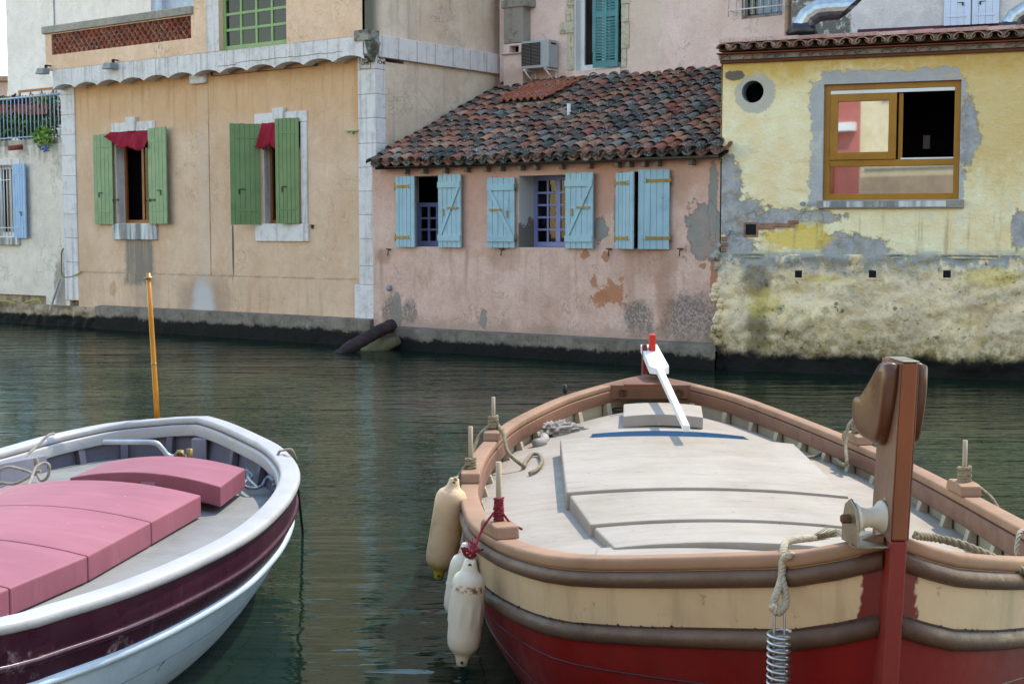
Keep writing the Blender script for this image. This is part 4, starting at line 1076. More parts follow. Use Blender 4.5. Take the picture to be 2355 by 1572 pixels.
# ================================================================ YELLOW HOUSE
yh = thing('yellow_house', 'peeling yellow house with a wide brown framed window and patches of bare grey cement', 'house', Y.M)
yu1 = Y.U(2355) + 4.5; zl = Y.Z(2000, 590); zyt = Y.Z(2000, 128)
yw = Rz(Y, 1893, 2208, 189, 459)
vc = Y.hit(1731, 211); vr = .155
def yB(n, px, py, rx, rz, warp=1.0, soft=.1):
    u, z = Y.hit(px, py); return n.blob(u, z, rx, rz, warp, soft)
CEM = srgb(('9d9a95', 1.25, 1.27, 1.4)); CEM2 = srgb(('88857f', 1.25, 1.27, 1.38))
def yellow_mat(name, lower):
    n = NT(name, .9, .2)
    big = n.noise(.9, 6, .62); fine = n.noise(5, 7, .68)
    col = n.mix(n.sstep(big, .36, .64), srgb(('f5dcac', 1.05, 1.1, 1.2)), srgb(('e9cb95', 1.05, 1.1, 1.2)))
    col = n.mix(n.sstep(fine, .42, .7, 0, .6), col, srgb(('f4e6cc', 1.1, 1.1, 1.1)))
    if not lower:
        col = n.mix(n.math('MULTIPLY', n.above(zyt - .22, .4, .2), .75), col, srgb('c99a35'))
        col = n.mix(n.math('MULTIPLY', yB(n, 2280, 260, 1.0, .9, .7, .5), .6), col, srgb('c9a353'))
        col = n.mix(n.math('MULTIPLY', yB(n, 1760, 170, .6, .3, .7, .5), .5), col, srgb('d2ab4c'))
        # plaster bared by the new window, hand trowelled
        g1 = n.mix(n.sstep(n.noise(4, 6, .65), .4, .7), CEM, srgb('b4b5b4'))
        u0, u1, z0, z1 = yw
        ring = n.math('MAXIMUM', n.rect(u0 - .17, u1 + .06, z0 - .08, z1 + .02, .17, .010), n.rect(u0 - .02, u1 + .02, z1 - .05, z1 + .17, .13, .010))
        n._h = n.math('MULTIPLY', ring, -.5); col = n.mix(ring, col, g1)
        col = n.mix(n.math('MULTIPLY', n.blob(vc[0] + .03, vc[1] - .02, .29, .27, .30, .05), .85), col, srgb('b3afa8'))
        vv = yB(n, 1690, 175, .14, .08, .8, .05); col = n.mix(vv, col, srgb('6f665c'))
        # grey bare patches at the lower left and below the sill
        msk = n.sstep(n.noise(2.6, 8, .68), .46, .50)
        for (px, py, rx, rz, sft) in ((1672, 440, .22, .45, .06), (1700, 500, .42, .28, .06), (1790, 505, .55, .15, .1), (1890, 500, .3, .09, .1), (1930, 560, .22, .17, .05), (1985, 565, .32, .15, .05), (1690, 570, .3, .2, .1), (2345, 527, .11, .22, .06), (2225, 310, .14, .4, .1)):
            col = n.patch(col, yB(n, px, py, rx, rz, .9, sft), yB(n, px, py, rx * 1.12, rz * 1.12, .9, sft), n.mix(n.sstep(n.noise(5, 7, .68), .4, .6), CEM, CEM2), 'b09a62')
        for (px, py, rx, rz) in ((1840, 545, .45, .16), (1790, 590, .3, .06), (1860, 520, .2, .06)):
            col = n.mix(n.math('MULTIPLY', yB(n, px, py, rx, rz, .9, .2), .8), col, srgb('e0bf4e'))
        u0, u1, z0, z1 = Rz(Y, 1745, 1830, 512, 524)
        col = n.mix(n.rect(u0, u1, z0, z1, .05, .01), col, srgb('9a7764'))
        col = n.mix(n.math('MULTIPLY', n.sstep(n.xyz[2], zl + .14, zl), n.sstep(fine, .35, .55)), col, srgb('a9aca4'))
        col = n.mix(n.mul(n.sstep(n.noise(14, 8, .72), .60, .68), .4), col, srgb('b39a66'))
        col = n.mix(n.sstep(n.noise(3.3, 9, .7, n.mapv((.6, .6, 2.2))), .55, .65, 0, .4), col, srgb('d6b978'))
        col = n.mix(n.sstep(n.noise(2.0, 9, .72, n.mapv((1, 1, 1), (4, 4, 4))), .55, .66, 0, .5), col, srgb('d8d2bc'))
        dr = n.sstep(n.noise(1.0, 6, .66, n.mapv((6, 6, .5))), .52, .66)
        col = n.mix(n.mul(n.mul(dr, n.sstep(n.xyz[2], yw[2] - .1, yw[2] - .3)), .5), col, srgb('97875f'))
    else:
        col = n.mix(n.sstep(n.noise(1.7, 7, .66), .38, .62), srgb(('e2cca8', 1.15, 1.15, 1.1)), srgb(('cdb9a0', 1.15, 1.15, 1.1)))
        col = n.mix(n.sstep(n.noise(4.5, 6, .65), .52, .72, 0, .5), col, srgb('c0aa70'))
        col = n.mix(n.sstep(n.noise(3.1, 8, .7), .58, .66, 0, .75), col, srgb('b0aba0'))
        for (px, py, rx, rz) in ((1740, 640, .18, .35), (1745, 760, .15, .6)):
            col = n.mix(n.math('MULTIPLY', yB(n, px, py, rx, rz, .8, .4), .7), col, srgb('55554e'))
        top = n.sstep(n.math('ADD', n.xyz[2], n.math('MULTIPLY', n.warp(), .3)), zl - .28, zl - .06)
        col = n.mix(n.mul(top, n.sstep(n.noise(3.4, 6, .65), .42, .5)), col, n.mix(n.noise(6, 4), CEM2, srgb('a4a8a0')))
        for (px, py, rx, rz) in ((1890, 640, .3, .05), (2290, 635, .3, .12), (1760, 700, .3, .2)):
            col = n.mix(n.math('MULTIPLY', yB(n, px, py, rx, rz, .9, .3), .6), col, srgb('d2bc62'))
        z0 = Y.Z(2000, 800)
        col = n.mix(n.mul(n.sstep(n.math('ADD', n.xyz[2], n.math('MULTIPLY', n.warp(), .45)), .95, .3), n.math('MULTIPLY_ADD', n.sstep(n.noise(9, 6, .7), .4, .6), .5, .35)), col, srgb('7d6a3c'))
        col = n.mix(n.sstep(n.noise(2.4, 9, .7, None, .5), .54, .62, 0, .5), col, srgb('c2a468'))
        col = n.mix(n.sstep(n.noise(6.5, 7, .7), .56, .64, 0, .5), col, srgb('938462'))
        col = n.mix(n.sstep(n.noise(10, 7, .72), .60, .66, 0, .85), col, srgb('4a4437'))
        col = n.mix(n.sstep(n.voro(3.2), .13, .06, 0, .75), col, srgb('544a3a'))
        col = n.mix(n.sstep(n.math('ADD', n.xyz[2], n.math('MULTIPLY', n.warp(), .10)), .34, .2), col, srgb('1c1b17'))
    h = n.math('ADD', n.noise(5, 8, .68), n.math('MULTIPLY', n.noise(30, 4, .65), .3))
    if getattr(n, '_h', None) is not None: h = n.math('ADD', h, n.math('MULTIPLY', n._h, .45))
    return n.out(col, None, n.bump(h, .10 if lower else .05, .6))
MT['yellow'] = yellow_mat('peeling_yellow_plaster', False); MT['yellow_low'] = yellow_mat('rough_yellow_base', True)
m = MB(); vh = (vc[0] - vr, vc[0] + vr, vc[1] - vr, vc[1] + vr)
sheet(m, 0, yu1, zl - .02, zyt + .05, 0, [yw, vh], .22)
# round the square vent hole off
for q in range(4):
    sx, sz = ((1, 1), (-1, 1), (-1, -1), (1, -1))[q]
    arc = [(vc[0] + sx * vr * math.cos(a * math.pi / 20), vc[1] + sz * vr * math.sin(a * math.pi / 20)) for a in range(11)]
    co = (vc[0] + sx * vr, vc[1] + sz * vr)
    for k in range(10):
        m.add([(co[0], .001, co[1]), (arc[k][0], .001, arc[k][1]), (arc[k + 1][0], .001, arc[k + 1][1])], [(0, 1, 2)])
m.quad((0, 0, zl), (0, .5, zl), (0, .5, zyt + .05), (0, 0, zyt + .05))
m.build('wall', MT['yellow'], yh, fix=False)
m = MB(); m.tube([(vc[0], .0, vc[1]), (vc[0], .3, vc[1])], vr - .002, 24, caps=False); m.build('vent', MT['pipe_grey'], yh, fix=False)
m = MB(); m.lathe([(vr, .28), (.001, .281)], 24, T3(vc[0], 0, vc[1]) @ Matrix.Rotation(-math.pi / 2, 4, 'X')); m.build('vent_back', MT['dark'], yh)
m = MB(); rough_grid(m, -.03, yu1, -.4, zl + .03, -.02, 300, 84, .085, 1.7, 4.0, .06, True, [Y.hit(px, 630) for px in (1837, 2007, 2178)]); m.build('base', MT['yellow_low'], yh)
m = MB(); m.box(.02, yu1, 2.4, 7, 0, zyt); m.quad((-.02, .0, 0), (-.02, 2.4, 0), (-.02, 2.4, zyt), (-.02, 0, zyt)); m.build('body', MT['yellow'], yh)
# crack and raw stones where it meets the pink cottage
m = MB(); rk = random.Random(9)
for k in range(26):
    z = .35 + (zl - .2) * rk.random(); s = rk.uniform(.03, .07)
    m = MB(); m.lathe([(.01, -s), (s, -s * .5), (s * 1.1, .1 * s), (s * .7, s * .8), (.01, s)], 7, T3(-.04 + rk.uniform(-.05, .05), -.03, z, rk.random() * 6) @ Matrix.Rotation(rk.random(), 4, 'X'), smooth=False); m.build('rubble_stone', MT['yellow_low'], yh)
# bricks laid bare by the left corner
MT['brick'] = simple('old_brick', '96705a', .9, .2, 0, .2, 9)
m = MB()
for (px, py) in ((1662, 549), (1664, 562), (1661, 575), (1666, 588)):
    a = Y.hit(px, py); m = MB(); m.box(max(a[0] - .05, .01), a[0] + .06, -.015, .05, a[1] - .03, a[1] + .03); m.build('brick', MT['brick'], yh, bev=.008)
for (px, py, w) in ((1762, 523, .13), (1800, 518, .12), (1825, 511, .08)):
    a = Y.hit(px, py); m = MB(); m.box(a[0] - w, a[0] + w * .9, -.010, .03, a[1] - .028, a[1] + .028); m.build('brick', MT['brick'], yh, bev=.008)
# wide sliding window
y_ = .06; u0, u1, z0, z1 = yw; fr = .085; mt = MT['ochre_wood']
zt_ = z0 + .52                                   # transom
m = MB()
m.box(u0, u0 + fr, y_, y_ + .1, z0, z1); m.box(u1 - fr, u1, y_, y_ + .1, z0, z1); m.box(u0 + fr, u1 - fr, y_, y_ + .1, z1 - fr, z1); m.box(u0 + fr, u1 - fr, y_, y_ + .1, z0, z0 + fr)
m.box(u0 + fr, u1 - fr, y_ + .004, y_ + .096, zt_ - .06, zt_ + .03)
wn = m.build('window', mt, yh, bev=.006)
um = Y.U(2062, .1, 300); us = u0 + fr
m = MB(); st = .105
for (a, b, c, d) in ((us, us + st, zt_ + .032, z1 - fr - .05), (um - st, um, zt_ + .032, z1 - fr - .05), (us + st, um - st, zt_ + .032, zt_ + .032 + st), (us + st, um - st, z1 - fr - .05 - st, z1 - fr - .05)):
    m.box(a, b, y_ - .012, y_ + .045, c, d)
m.build('sash', mt, wn, bev=.006)
m = MB(); ub = Y.U(2077, .16, 300); m.box(um + .02, ub, y_ + .05, y_ + .095, zt_ + .032, z1 - fr - .05); m.build('sash', mt, wn, bev=.006)
m = MB(); m.quad((us + st, y_ + .02, zt_ + .03 + st), (um - st, y_ + .02, zt_ + .03 + st), (um - st, y_ + .02, z1 - fr - .05 - st), (us + st, y_ + .02, z1 - fr - .05 - st)); m.build('pane', MT['mirror_glass'], wn, fix=False)
m = MB(); m.quad((us, y_ + .05, z0 + fr), (u1 - fr, y_ + .05, z0 + fr), (u1 - fr, y_ + .05, zt_ - .06), (us, y_ + .05, zt_ - .06)); m.build('pane', MT['dim_mirror'], wn, fix=False)
m = MB(); m.box(us, u1 - fr, y_ + .0, y_ + .03, z1 - fr - .048, z1 - fr - .002); m.build('rail', MT['white_paint'], wn); m = MB(); m.box(ub - .02, u1 - fr, y_ + .01, y_ + .03, zt_ + .031, zt_ + .05); m.build('rail', MT['white_paint'], wn)
room(yh, u0, u1, z0, z1, .225, 1.9)
m = MB(); a = Y.hit(2130, 326, 2.0); m.box(a[0] - .05, a[0] + .05, 2.06, 2.12, a[1] - .1, a[1] + .1); m.build('switch_plate', MT['white_stone'], yh)
m = MB(); m.box(u0 - .06, u1 + .07, -.06, .15, z0 - .12, z0 - .004); m.build('sill', MT['concrete'], yh, bev=.012)
m = MB(); m.box(u0 + .03, u1 - .16, -.068, -.058, z0 - .10, z0 - .02); m.build('sill_edge', MT['sill_stain'], yh)
# putlog holes with brick rims
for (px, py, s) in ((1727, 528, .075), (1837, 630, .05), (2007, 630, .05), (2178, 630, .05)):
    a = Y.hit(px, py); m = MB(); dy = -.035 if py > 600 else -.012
    m.box(a[0] - s - .03, a[0] - s, dy, .08, a[1] - s - .03, a[1] + s + .03); m.box(a[0] + s, a[0] + s + .03, dy, .08, a[1] - s - .03, a[1] + s + .03)
    m.box(a[0] - s, a[0] + s, dy, .08, a[1] + s, a[1] + s + .03); m.box(a[0] - s, a[0] + s, dy, .08, a[1] - s - .03, a[1] - s)
    h_ = m.build('hole_rim', MT['yellow_low'] if py > 600 else MT['brick'], yh, bev=.006)
    m = MB(); m.box(a[0] - s + .001, a[0] + s - .001, dy + .009, dy + .012, a[1] - s + .001, a[1] + s - .001); m.build('hole', MT['dark'], h_)  # dark plate in the rim stands for the shade inside the hole
for (px, py) in ((1848, 468), (1676, 534)):
    a = Y.hit(px, py); m = MB(); m.tube([(a[0], -.12, a[1] - .01), (a[0], .03, a[1])], .03, 10); tag(m.build('pipe_stub', MT['pipe_grey'], None, Y.M), 'short grey pipe stub below the left end of the brown window sill' if px > 1800 else 'short grey pipe stub near the crack at the left edge of the yellow wall', 'pipe', 'pipe stubs in the yellow wall')
# eaves: genoise course, barrel tiles, mortar and cap tiles
zt0 = Y.Z(2000, 92, -.25); rg = random.Random(8)
m = MB(); m.box(-.03, yu1, -.06, .02, zyt - .03, zyt + .012); m.build('drip_course', simple('maroon_brick_course', '6d4436', .9), yh, bev=.01)
m = MB(); m.box(-.04, yu1, -.10, .02, zyt + .013, zyt + .085); m.build('eave_mortar', MT['concrete'], yh, bev=.01)
m = MB(); k = 0; sp2 = .158
while k * sp2 < yu1:
    if rg.random() < .8: half_tile(m, .06 + k * sp2, 0, .2, .068, .068, 0, 0, True, 0, 8, .012, (-.15, zyt + .022), 0)
    k += 1
m.build('genoise', MT['clay_tile'], yh, fix=False)['kind'] = 'stuff'
m = MB(); m.box(-.05, yu1, -.2, .02, zyt + .087, zyt + .101); m.build('eave_board', simple('red_eave_tile', '8d4a38', .9), yh)
m = MB(); k = 0; sp2 = .212; sl2 = R(6); zt2 = zyt + .128
while k * sp2 < yu1:
    half_tile(m, .07 + k * sp2 + rg.uniform(-.008, .008), 0, .42, .092, .08, .012, .012, True, rg.uniform(-.03, .03), 9, .014, (-.34 + rg.uniform(-.01, .01), zt2), sl2)
    half_tile(m, .07 + (k + .5) * sp2, 0, .42, .075, .08, .055, .055, False, 0, 7, .013, (-.32, zt2), sl2)
    k += 1
m.build('roof', MT['clay_tile'], yh, fix=False)
MT['moss'] = (lambda n: n.out(n.mix(n.noise(8, 6, .6), srgb('5f5a44'), srgb('7d7355')), None, n.bump(n.noise(30, 5), .02, .6)))(NT('mossy_mortar', .95, .1))
m = MB(); m.prism([(-.16, zt2 + .0), (.3, zt2 + .02), (.3, zt2 + .135), (-.02, zt2 + .13)], -.03, yu1, Matrix(((0, 1, 0, 0), (1, 0, 0, 0), (0, 0, 1, 0), (0, 0, 0, 1)))); m.build('roof_mortar', MT['moss'], yh)
m = MB(); u = -.05
while u < yu1:
    L = .36 + rg.uniform(-.02, .02); h0 = rg.uniform(0, .008)
    P = [[(u + (L + .02) * i, .02 - .10 * math.cos(math.pi * j / 8), zt2 + .122 + h0 + .006 * i + .065 * math.sin(math.pi * j / 8)) for j in range(9)] for i in (0, 1)]
    m.grid(P); u += L
m.build('cap_tile', tile_mat('pink_cap_tiles', [(0, srgb('b98274')), (.3, srgb('c69a8a')), (.6, srgb('a87868')), (.85, srgb('bdaaa0'))], .25), yh, fix=False)
m = MB(); m.box(-.02, yu1, .12, 2.5, zt2 + .10, zt2 + .12); m.build('flat_roof', simple('maroon_roof_coating', '4f2c34', .7), yh)

# ================================================================ WHITE HOUSE behind the yellow one
WB = 2.2
wh = thing('white_house', 'pale pinkish white house with closed white plank shutters behind the yellow roof', 'house', Y.M)
wu0 = Y.U(1822, WB, 40); ws = Rz(Y, 2172, 2300, -90, 58, WB)
def wh_stains(n, col):
    X = n.xyz[0]; us_ = Y.U(1958, WB, 40)
    g = n.mix(n.sstep(n.noise(7, 8, .72), .5, .56), srgb('6b6860'), srgb('b9b6ae'))
    return n.mix(n.mul(n.sstep(n.math('ADD', X, n.math('MULTIPLY', n.warp(), .06)), us_ + .02, us_ - .02), n.sstep(n.noise(1.2, 5, .6), .3, .5, .5, 1)), col, g)
MT['white_wall'] = plaster('pinkish_white_plaster', 'dcd4d2', 'd2c7c4', '8f8782', wh_stains)
m = MB(); m.box(wu0, yu1 + 2.5, WB, WB + 6, zyt - 1, 10.8); m.build('wall', MT['white_wall'], wh)
m = MB(); m.box(wu0 - .2, yu1 + 2.6, WB - .3, WB + 6.2, 10.8, 10.95); m.build('roof', MT['clay_tile'], wh)
m = MB(); m.box(Y.U(1965, WB), yu1 + 2, WB - .012, WB + .01, zyt + .1, Y.Z(2100, 62, WB)); m.build('flashing', simple('maroon_flashing', '53303c', .7), wh)
sw = ws[1] - ws[0]
shutter(wh, MT['white_shutter'], ws[0], ws[2], ws[3], sw * .5 - .005, 1, 0, WB - .03, 4, 'strap', rn)
shutter(wh, MT['white_shutter'], ws[1], ws[2], ws[3], sw * .5 - .005, -1, 0, WB - .03, 4, 'strap', rn)
# steel ventilation elbow on the yellow roof
def duct(name, label, px, py, sc, flip=False, bag=False):
    yd = .9; u, z = Y.hit(px, py, yd)
    t = thing(name, label, 'duct', Y.M @ T3(u, yd, z))
    r = .17 * sc; m = MB(); secs = [(-.36, -.02, R(50)), (-.27, .13, R(62)), (-.13, .22, R(20)), (.02, .235, R(0)), (.42, .235, R(0))]
    pts = [Vector((a * sc, 0, b * sc)) for a, b, _ in secs]
    m.tube(pts[:4] + [Vector((.20 * sc, 0, .235 * sc))], r, 18, caps=False, smooth=False)
    # mouth cut on the slant
    ring = [((.20 * sc), math.cos(2 * math.pi * q / 18), math.sin(2 * math.pi * q / 18)) for q in range(18)]
    P = [[(x, r * c, .235 * sc + r * s) for (x, c, s) in ring], [(x + (.16 + .20 * s) * sc, r * c, .235 * sc + r * s) for (x, c, s) in ring]]
    m.grid(P, False, True); o = m.build('elbow', MT['steel'], t, fix=False)
    s = o.modifiers.new('sheet', 'SOLIDIFY'); s.thickness = .006
    m = MB()
    for p in pts[1:4]: pass
    rgd = random.Random(3)
    m.lathe([(.20 * sc, -.16), (.23 * sc, -.08), (.19 * sc, .02), (.12 * sc, .05)], 12, T3(-.36 * sc, 0, 0), fn=lambda a, z: 1 + .12 * math.sin(a * 5 + z * 20)); m.build('bag', simple('black_plastic', '1c1d20', .35, .5), t)
duct('duct_elbow', 'shiny steel ventilation elbow on the yellow house roof', 1900, 58, .95)
duct('duct_elbow', 'ventilation elbow wrapped in black plastic at the right edge of the roof', 2375, 55, .8)

# ================================================================ the quay walls at the water's edge
def ledge_mat(name, wl, c1, c2):
    n = NT(name, .9, .25)
    col = n.mix(n.sstep(n.noise(2.2, 7, .66), .36, .64), srgb(c1), srgb(c2))
    col = n.mix(n.sstep(n.noise(6, 7, .7), .55, .68, 0, .8), col, srgb('5d5446'))
    col = n.mix(n.math('MULTIPLY', n.streaks(7, .8, .5, .72), .55), col, srgb('58503f'))
    col = n.mix(n.sstep(n.math('ADD', n.xyz[2], n.math('MULTIPLY', n.warp(), .10)), wl + .03, wl - .05), col, srgb('181714'))
    return n.out(col, None, n.bump(n.noise(11, 8, .68), .07, .7))
m = MB(); a0, a1 = O.U(232), pu0 - .02
rough_grid(m, a0, a1, -.5, zq, -.2, 120, 14, .02, 2.2, 1.0)
m.quad((a0, -.2, zq), (a1, -.2, zq), (a1, .02, zq + .02), (a0, .02, zq + .02)); m.quad((a1, -.2, -.5), (a1, .1, -.5), (a1, .1, zq), (a1, -.2, zq))
tag(m.build('quay_wall', ledge_mat('orange_ledge_concrete', .50 + zq * .60, '8d8278', '766c62'), None, O.M, fix=False), kind='structure')
m = MB(); a1 = O.U(233); a0 = ucl2
rough_grid(m, a0, a1, -.5, O.Z(100, 700), -.10, 130, 26, .12, 1.9, 7.0, .15); rough_grid(m, a0, a1, O.Z(100, 704), O.Z(100, 688) + .06, .1, 90, 8, .05, 2.5, 2.0)
m.quad((a0, -.1, O.Z(100, 700)), (a1, -.1, O.Z(100, 700)), (a1, .3, O.Z(100, 698)), (a0, .3, O.Z(100, 698)))
tag(m.build('rubble_base', ledge_mat('rubble_stone', .50 + .24, 'b29e84', '8a7b69'), None, O.M), kind='structure')
m = MB(); rough_grid(m, pu0 + .25, pu1 + .06, -.5, zpk, PY - .2, 140, 14, .022, 2.0, 3.0)
m.quad((pu0 + .25, PY - .2, zpk), (pu1 + .06, PY - .2, zpk), (pu1 + .06, PY + .02, zpk + .02), (pu0 + .25, PY + .02, zpk + .02))
m.quad((pu0 + .25, PY - .2, -.5), (pu0 + .25, PY, -.5), (pu0 + .25, PY, zpk), (pu0 + .25, PY - .2, zpk))
tag(m.build('quay_wall', ledge_mat('pink_ledge_concrete', .50 + zpk * .60, '877d72', '6f665c'), None, O.M, fix=False), kind='structure')
# sunken log and the block of stone under it
MT['wet_wood'] = (lambda n: n.out(n.mix(n.sstep(n.noise(1, 6, .65, n.mapv((3, 14, 14))), .4, .7), srgb('2b2022'), srgb('4a3538')), None, n.bump(n.noise(1, 6, .65, n.mapv((3, 18, 18))), .03, .8)))(NT('wet_dark_wood', .7, .3))
lp = [aty(770, 818, 23.2), aty(820, 790, 23.4), aty(870, 762, 23.75), aty(903, 747, 24.0)]
m = MB(); C = spline(lp, 26); rl_ = random.Random(6)
m.tube(C, [.06 + .05 * min(1, k / 6) + .015 * mnoise.noise(Vector((k * .5, 0, 0))) for k in range(26)], 12)
tag(m.build('log', MT['wet_wood'], None), 'dark rotten log leaning out of the water against the wall', 'log')
m = MB(); c = aty(872, 797, 23.9); P = []
for i in range(13):
    row = []
    for j in range(18):
        a, b = math.pi * i / 12, 2 * math.pi * j / 18
        v = Vector((math.sin(a) * math.cos(b), math.sin(a) * math.sin(b), math.cos(a)))
        k = 1 + .18 * mnoise.noise(v * 2 + Vector((5, 0, 0)))
        row.append((v.x * .38 * k + .05 * v.z, v.y * .2 * k, v.z * .17 * k + v.x * .12))
    P.append(row)
m.grid(P, True, True); tag(m.build('stone_block', ledge_mat('mossy_stone', -9, '6f6a52', '57543f'), None, Matrix.Translation(c - Vector((0, 0, .02)))), 'mossy stone block lying at the waterline under the log', 'rock')
# small round vent ball on the pink wall
a = O.hit(897, 662, PY); m = MB(); m.lathe([(.005, 0), (.05, .01), (.05, .05), (.02, .07)], 12, T3(a[0], PY, a[1]) @ Matrix.Rotation(math.pi / 2, 4, 'X')); tag(m.build('wall_vent', MT['pipe_grey'], None, O.M), 'small grey round vent low on the pink wall', 'vent')
# ================================================================ BOATS
def outline(left, right, n):
    """left, right: rail points bow -> stern; gives one path bow, left, stern, right, bow with inward plan normals"""
    A = spline(left, n); B = spline(right, n)
    P = A + B[::-1][1:]; N = []
    for k in range(len(P)):
        a = P[max(k - 1, 0)]; b = P[min(k + 1, len(P) - 1)]
        t1 = (P[k] - a); t2 = (b - P[k]); t1.z = t2.z = 0
        if t1.length < 1e-6: t1 = t2.copy()
        if t2.length < 1e-6: t2 = t1.copy()
        t1.normalize(); t2.normalize(); t = (t1 + t2).normalized()
        c = max(.55, t.dot(t1)); N.append(Vector((t.y, -t.x, 0)) / c)
    return P, N
def sweep(mb, P, N, prof, closed=True, smooth=False, k0=0, k1=None, caps=True, jit=None):
    k1 = len(P) if k1 is None else k1
    rows = []
    for k in range(k0, k1):
        rows.append([P[k] + N[k] * a + Vector((0, 0, b + (jit(k) if jit else 0))) for a, b in prof])
    mb.grid(rows, smooth, closed)
    if closed and caps:
        n = len(prof); b0 = len(mb.v) - len(rows) * n
        mb.f.append([b0 + q for q in range(n)]); mb.sm.append(False); mb.f.append([len(mb.v) - n + q for q in range(n)][::-1]); mb.sm.append(False)
def rprof(a0, a1, b0, b1, r=.015):
    """rounded rectangle section"""
    o = []
    for (ca, cb, s) in ((a1 - r, b1 - r, 0), (a0 + r, b1 - r, 90), (a0 + r, b0 + r, 180), (a1 - r, b0 + r, 270)):
        for q in range(4):
            an = R(s + 30 * q); o.append((ca + r * math.cos(an), cb + r * math.sin(an)))
    return o
def halfround(a, b, r, n=8, sq=1.0):
    return [(a - r * math.cos(math.pi * (k / n - .5)) * sq, b + r * math.sin(math.pi * (k / n - .5))) for k in range(n + 1)]
def slab(mb, LF, RF, RB, LB, zt, camber, th, nx=14, ny=4):
    """hatch board: bilinear plan, crowned top, thickness th"""
    top = []; 
    for i in range(ny + 1):
        t = i / ny; row = []
        for j in range(nx + 1):
            s = j / nx
            p = (LF.lerp(RF, s)).lerp(LB.lerp(RB, s), t)
            row.append(Vector((p.x, p.y, zt + camber * (1 - (2 * s - 1) ** 2))))
        top.append(row)
    bot = [[p - Vector((0, 0, th)) for p in row] for row in top]
    mb.grid(top, False); mb.grid(bot, False)
    mb.grid([top[0], bot[0]], False); mb.grid([top[-1], bot[-1]], False)
    mb.grid([[r[0] for r in top], [r[0] for r in bot]], False); mb.grid([[r[-1] for r in top], [r[-1] for r in bot]], False)
    return mb
def weld(o, d=.0005):
    import bmesh
    bm = bmesh.new(); bm.from_mesh(o.data); bmesh.ops.remove_doubles(bm, verts=bm.verts, dist=d); bmesh.ops.recalc_face_normals(bm, faces=bm.faces); bm.to_mesh(o.data); bm.free()
def hull_levels(P, cx, cy, levels):
    """levels: (kind, z, f, g): 'r' z below the rail, 'a' absolute height"""
    rows = []
    for (kd, z, f, g) in levels:
        rows.append([Vector((cx(p.y) + (p.x - cx(p.y)) * (1 - f), cy + (p.y - cy) * (1 - g), p.z - z if kd == 'r' else z)) for p in P])
    return rows

# ---------------------------------------------------------------- cream and red boat (right)
def X(px, py, z): return atz(px, py, z)
bL = [(1.13, 4.25, 1.085), (.93, 4.39, 1.0), (.745, 4.58, .945), (.50, 4.86, .872), (.28, 5.14, .805), (.12, 5.38, .765), (-.05, 5.90, .70), (-.17, 6.4, .665), (-.225, 6.9, .64), (-.27, 7.6, .615), (-.25, 8.7, .60), (-.16, 9.6, .60), (-.03, 10.3, .61), (.20, 11.0, .635), (.45, 11.55, .665), (.85, 12.1, .71), (1.17, 12.38, .75)]
bR = [(1.17, 4.25, 1.085), (1.37, 4.39, 1.0), (1.56, 4.58, .94), (1.80, 4.88, .862), (2.03, 5.2, .79), (2.22, 5.6, .735), (2.33, 6.1, .69), (2.39, 6.7, .65), (2.43, 7.6, .615), (2.41, 8.6, .60), (2.33, 9.4, .60), (2.19, 10.3, .61), (2.05, 10.9, .63), (1.84, 11.55, .665), (1.5, 12.1, .71), (1.17, 12.38, .75)]
NB = 60
bP, bN = outline(bL, bR, NB)
BOAT = thing('moored_boat', 'cream decked wooden boat with brown rails and a dark red lower hull', 'boat', None, (1.15, 8.4, 0))
def bpart(mb, name, mat, parent=None, **kw):
    """geometry was laid out in world space: bring it into the boat's frame"""
    par = parent or BOAT; root = BOAT
    mb.v = [v - root.location for v in mb.v] if parent is None or parent.get('bt') else mb.v
    o = mb.build(name, mat, par, **kw); o['bt'] = 1
    return o
def deck_cream():
    n = NT('cream_deck_paint', .55, .3)
    col = n.mix(n.sstep(n.noise(1.1, 7, .65), .38, .64), srgb('a3978a'), srgb('978a7b'))
    col = n.mix(n.sstep(n.noise(1, 6, .62, n.mapv((2.0, 22, 3))), .42, .8, 0, .5), col, srgb('877a68'))
    col = n.mix(n.sstep(n.noise(2.3, 8, .72), .60, .74, 0, .55), col, srgb('8a7458'))
    col = n.mix(n.mul(n.sstep(n.noise(1, 4, .6, n.mapv((9, 55, 9))),   .655, .68), n.sstep(n.noise(1.2, 3, .5), .42, .6)), col, srgb('4d4438'))
    col = n.mix(n.mul(n.sstep(n.noise(1, 4, .6, n.mapv((16, 60, 9), (3, 1, 7))), .69, .72), n.sstep(n.noise(.9, 3, .5, n.mapv((1, 1, 1), (5, 5, 5))), .48, .6)), col, srgb('c2b8ac'))
    col = n.mix(n.sstep(n.voro(4.2, n.mapv((1, 1.8, 1))), .055, .035, 0, .85), col, srgb('3c342b'))
    X, Yc, Z = n.xyz
    for y in (-.55, -2.1, 1.35):
        d = n.math('ABSOLUTE', n.math('SUBTRACT', Yc, n.math('MULTIPLY_ADD', n.warp(), .004, y)))
        col = n.mix(n.mul(n.sstep(d, .004, .002), n.sstep(n.noise(2.0, 4, .6), .45, .55)), col, srgb('6b5f50'))
    return n.out(col, n.sstep(n.noise(6, 5, .6), .3, .7, .45, .7), n.bump(n.noise(1, 6, .62, n.mapv((3, 34, 3))), .007, .7))
MT['deck_cream'] = deck_cream()
MT['cream_hull'] = None
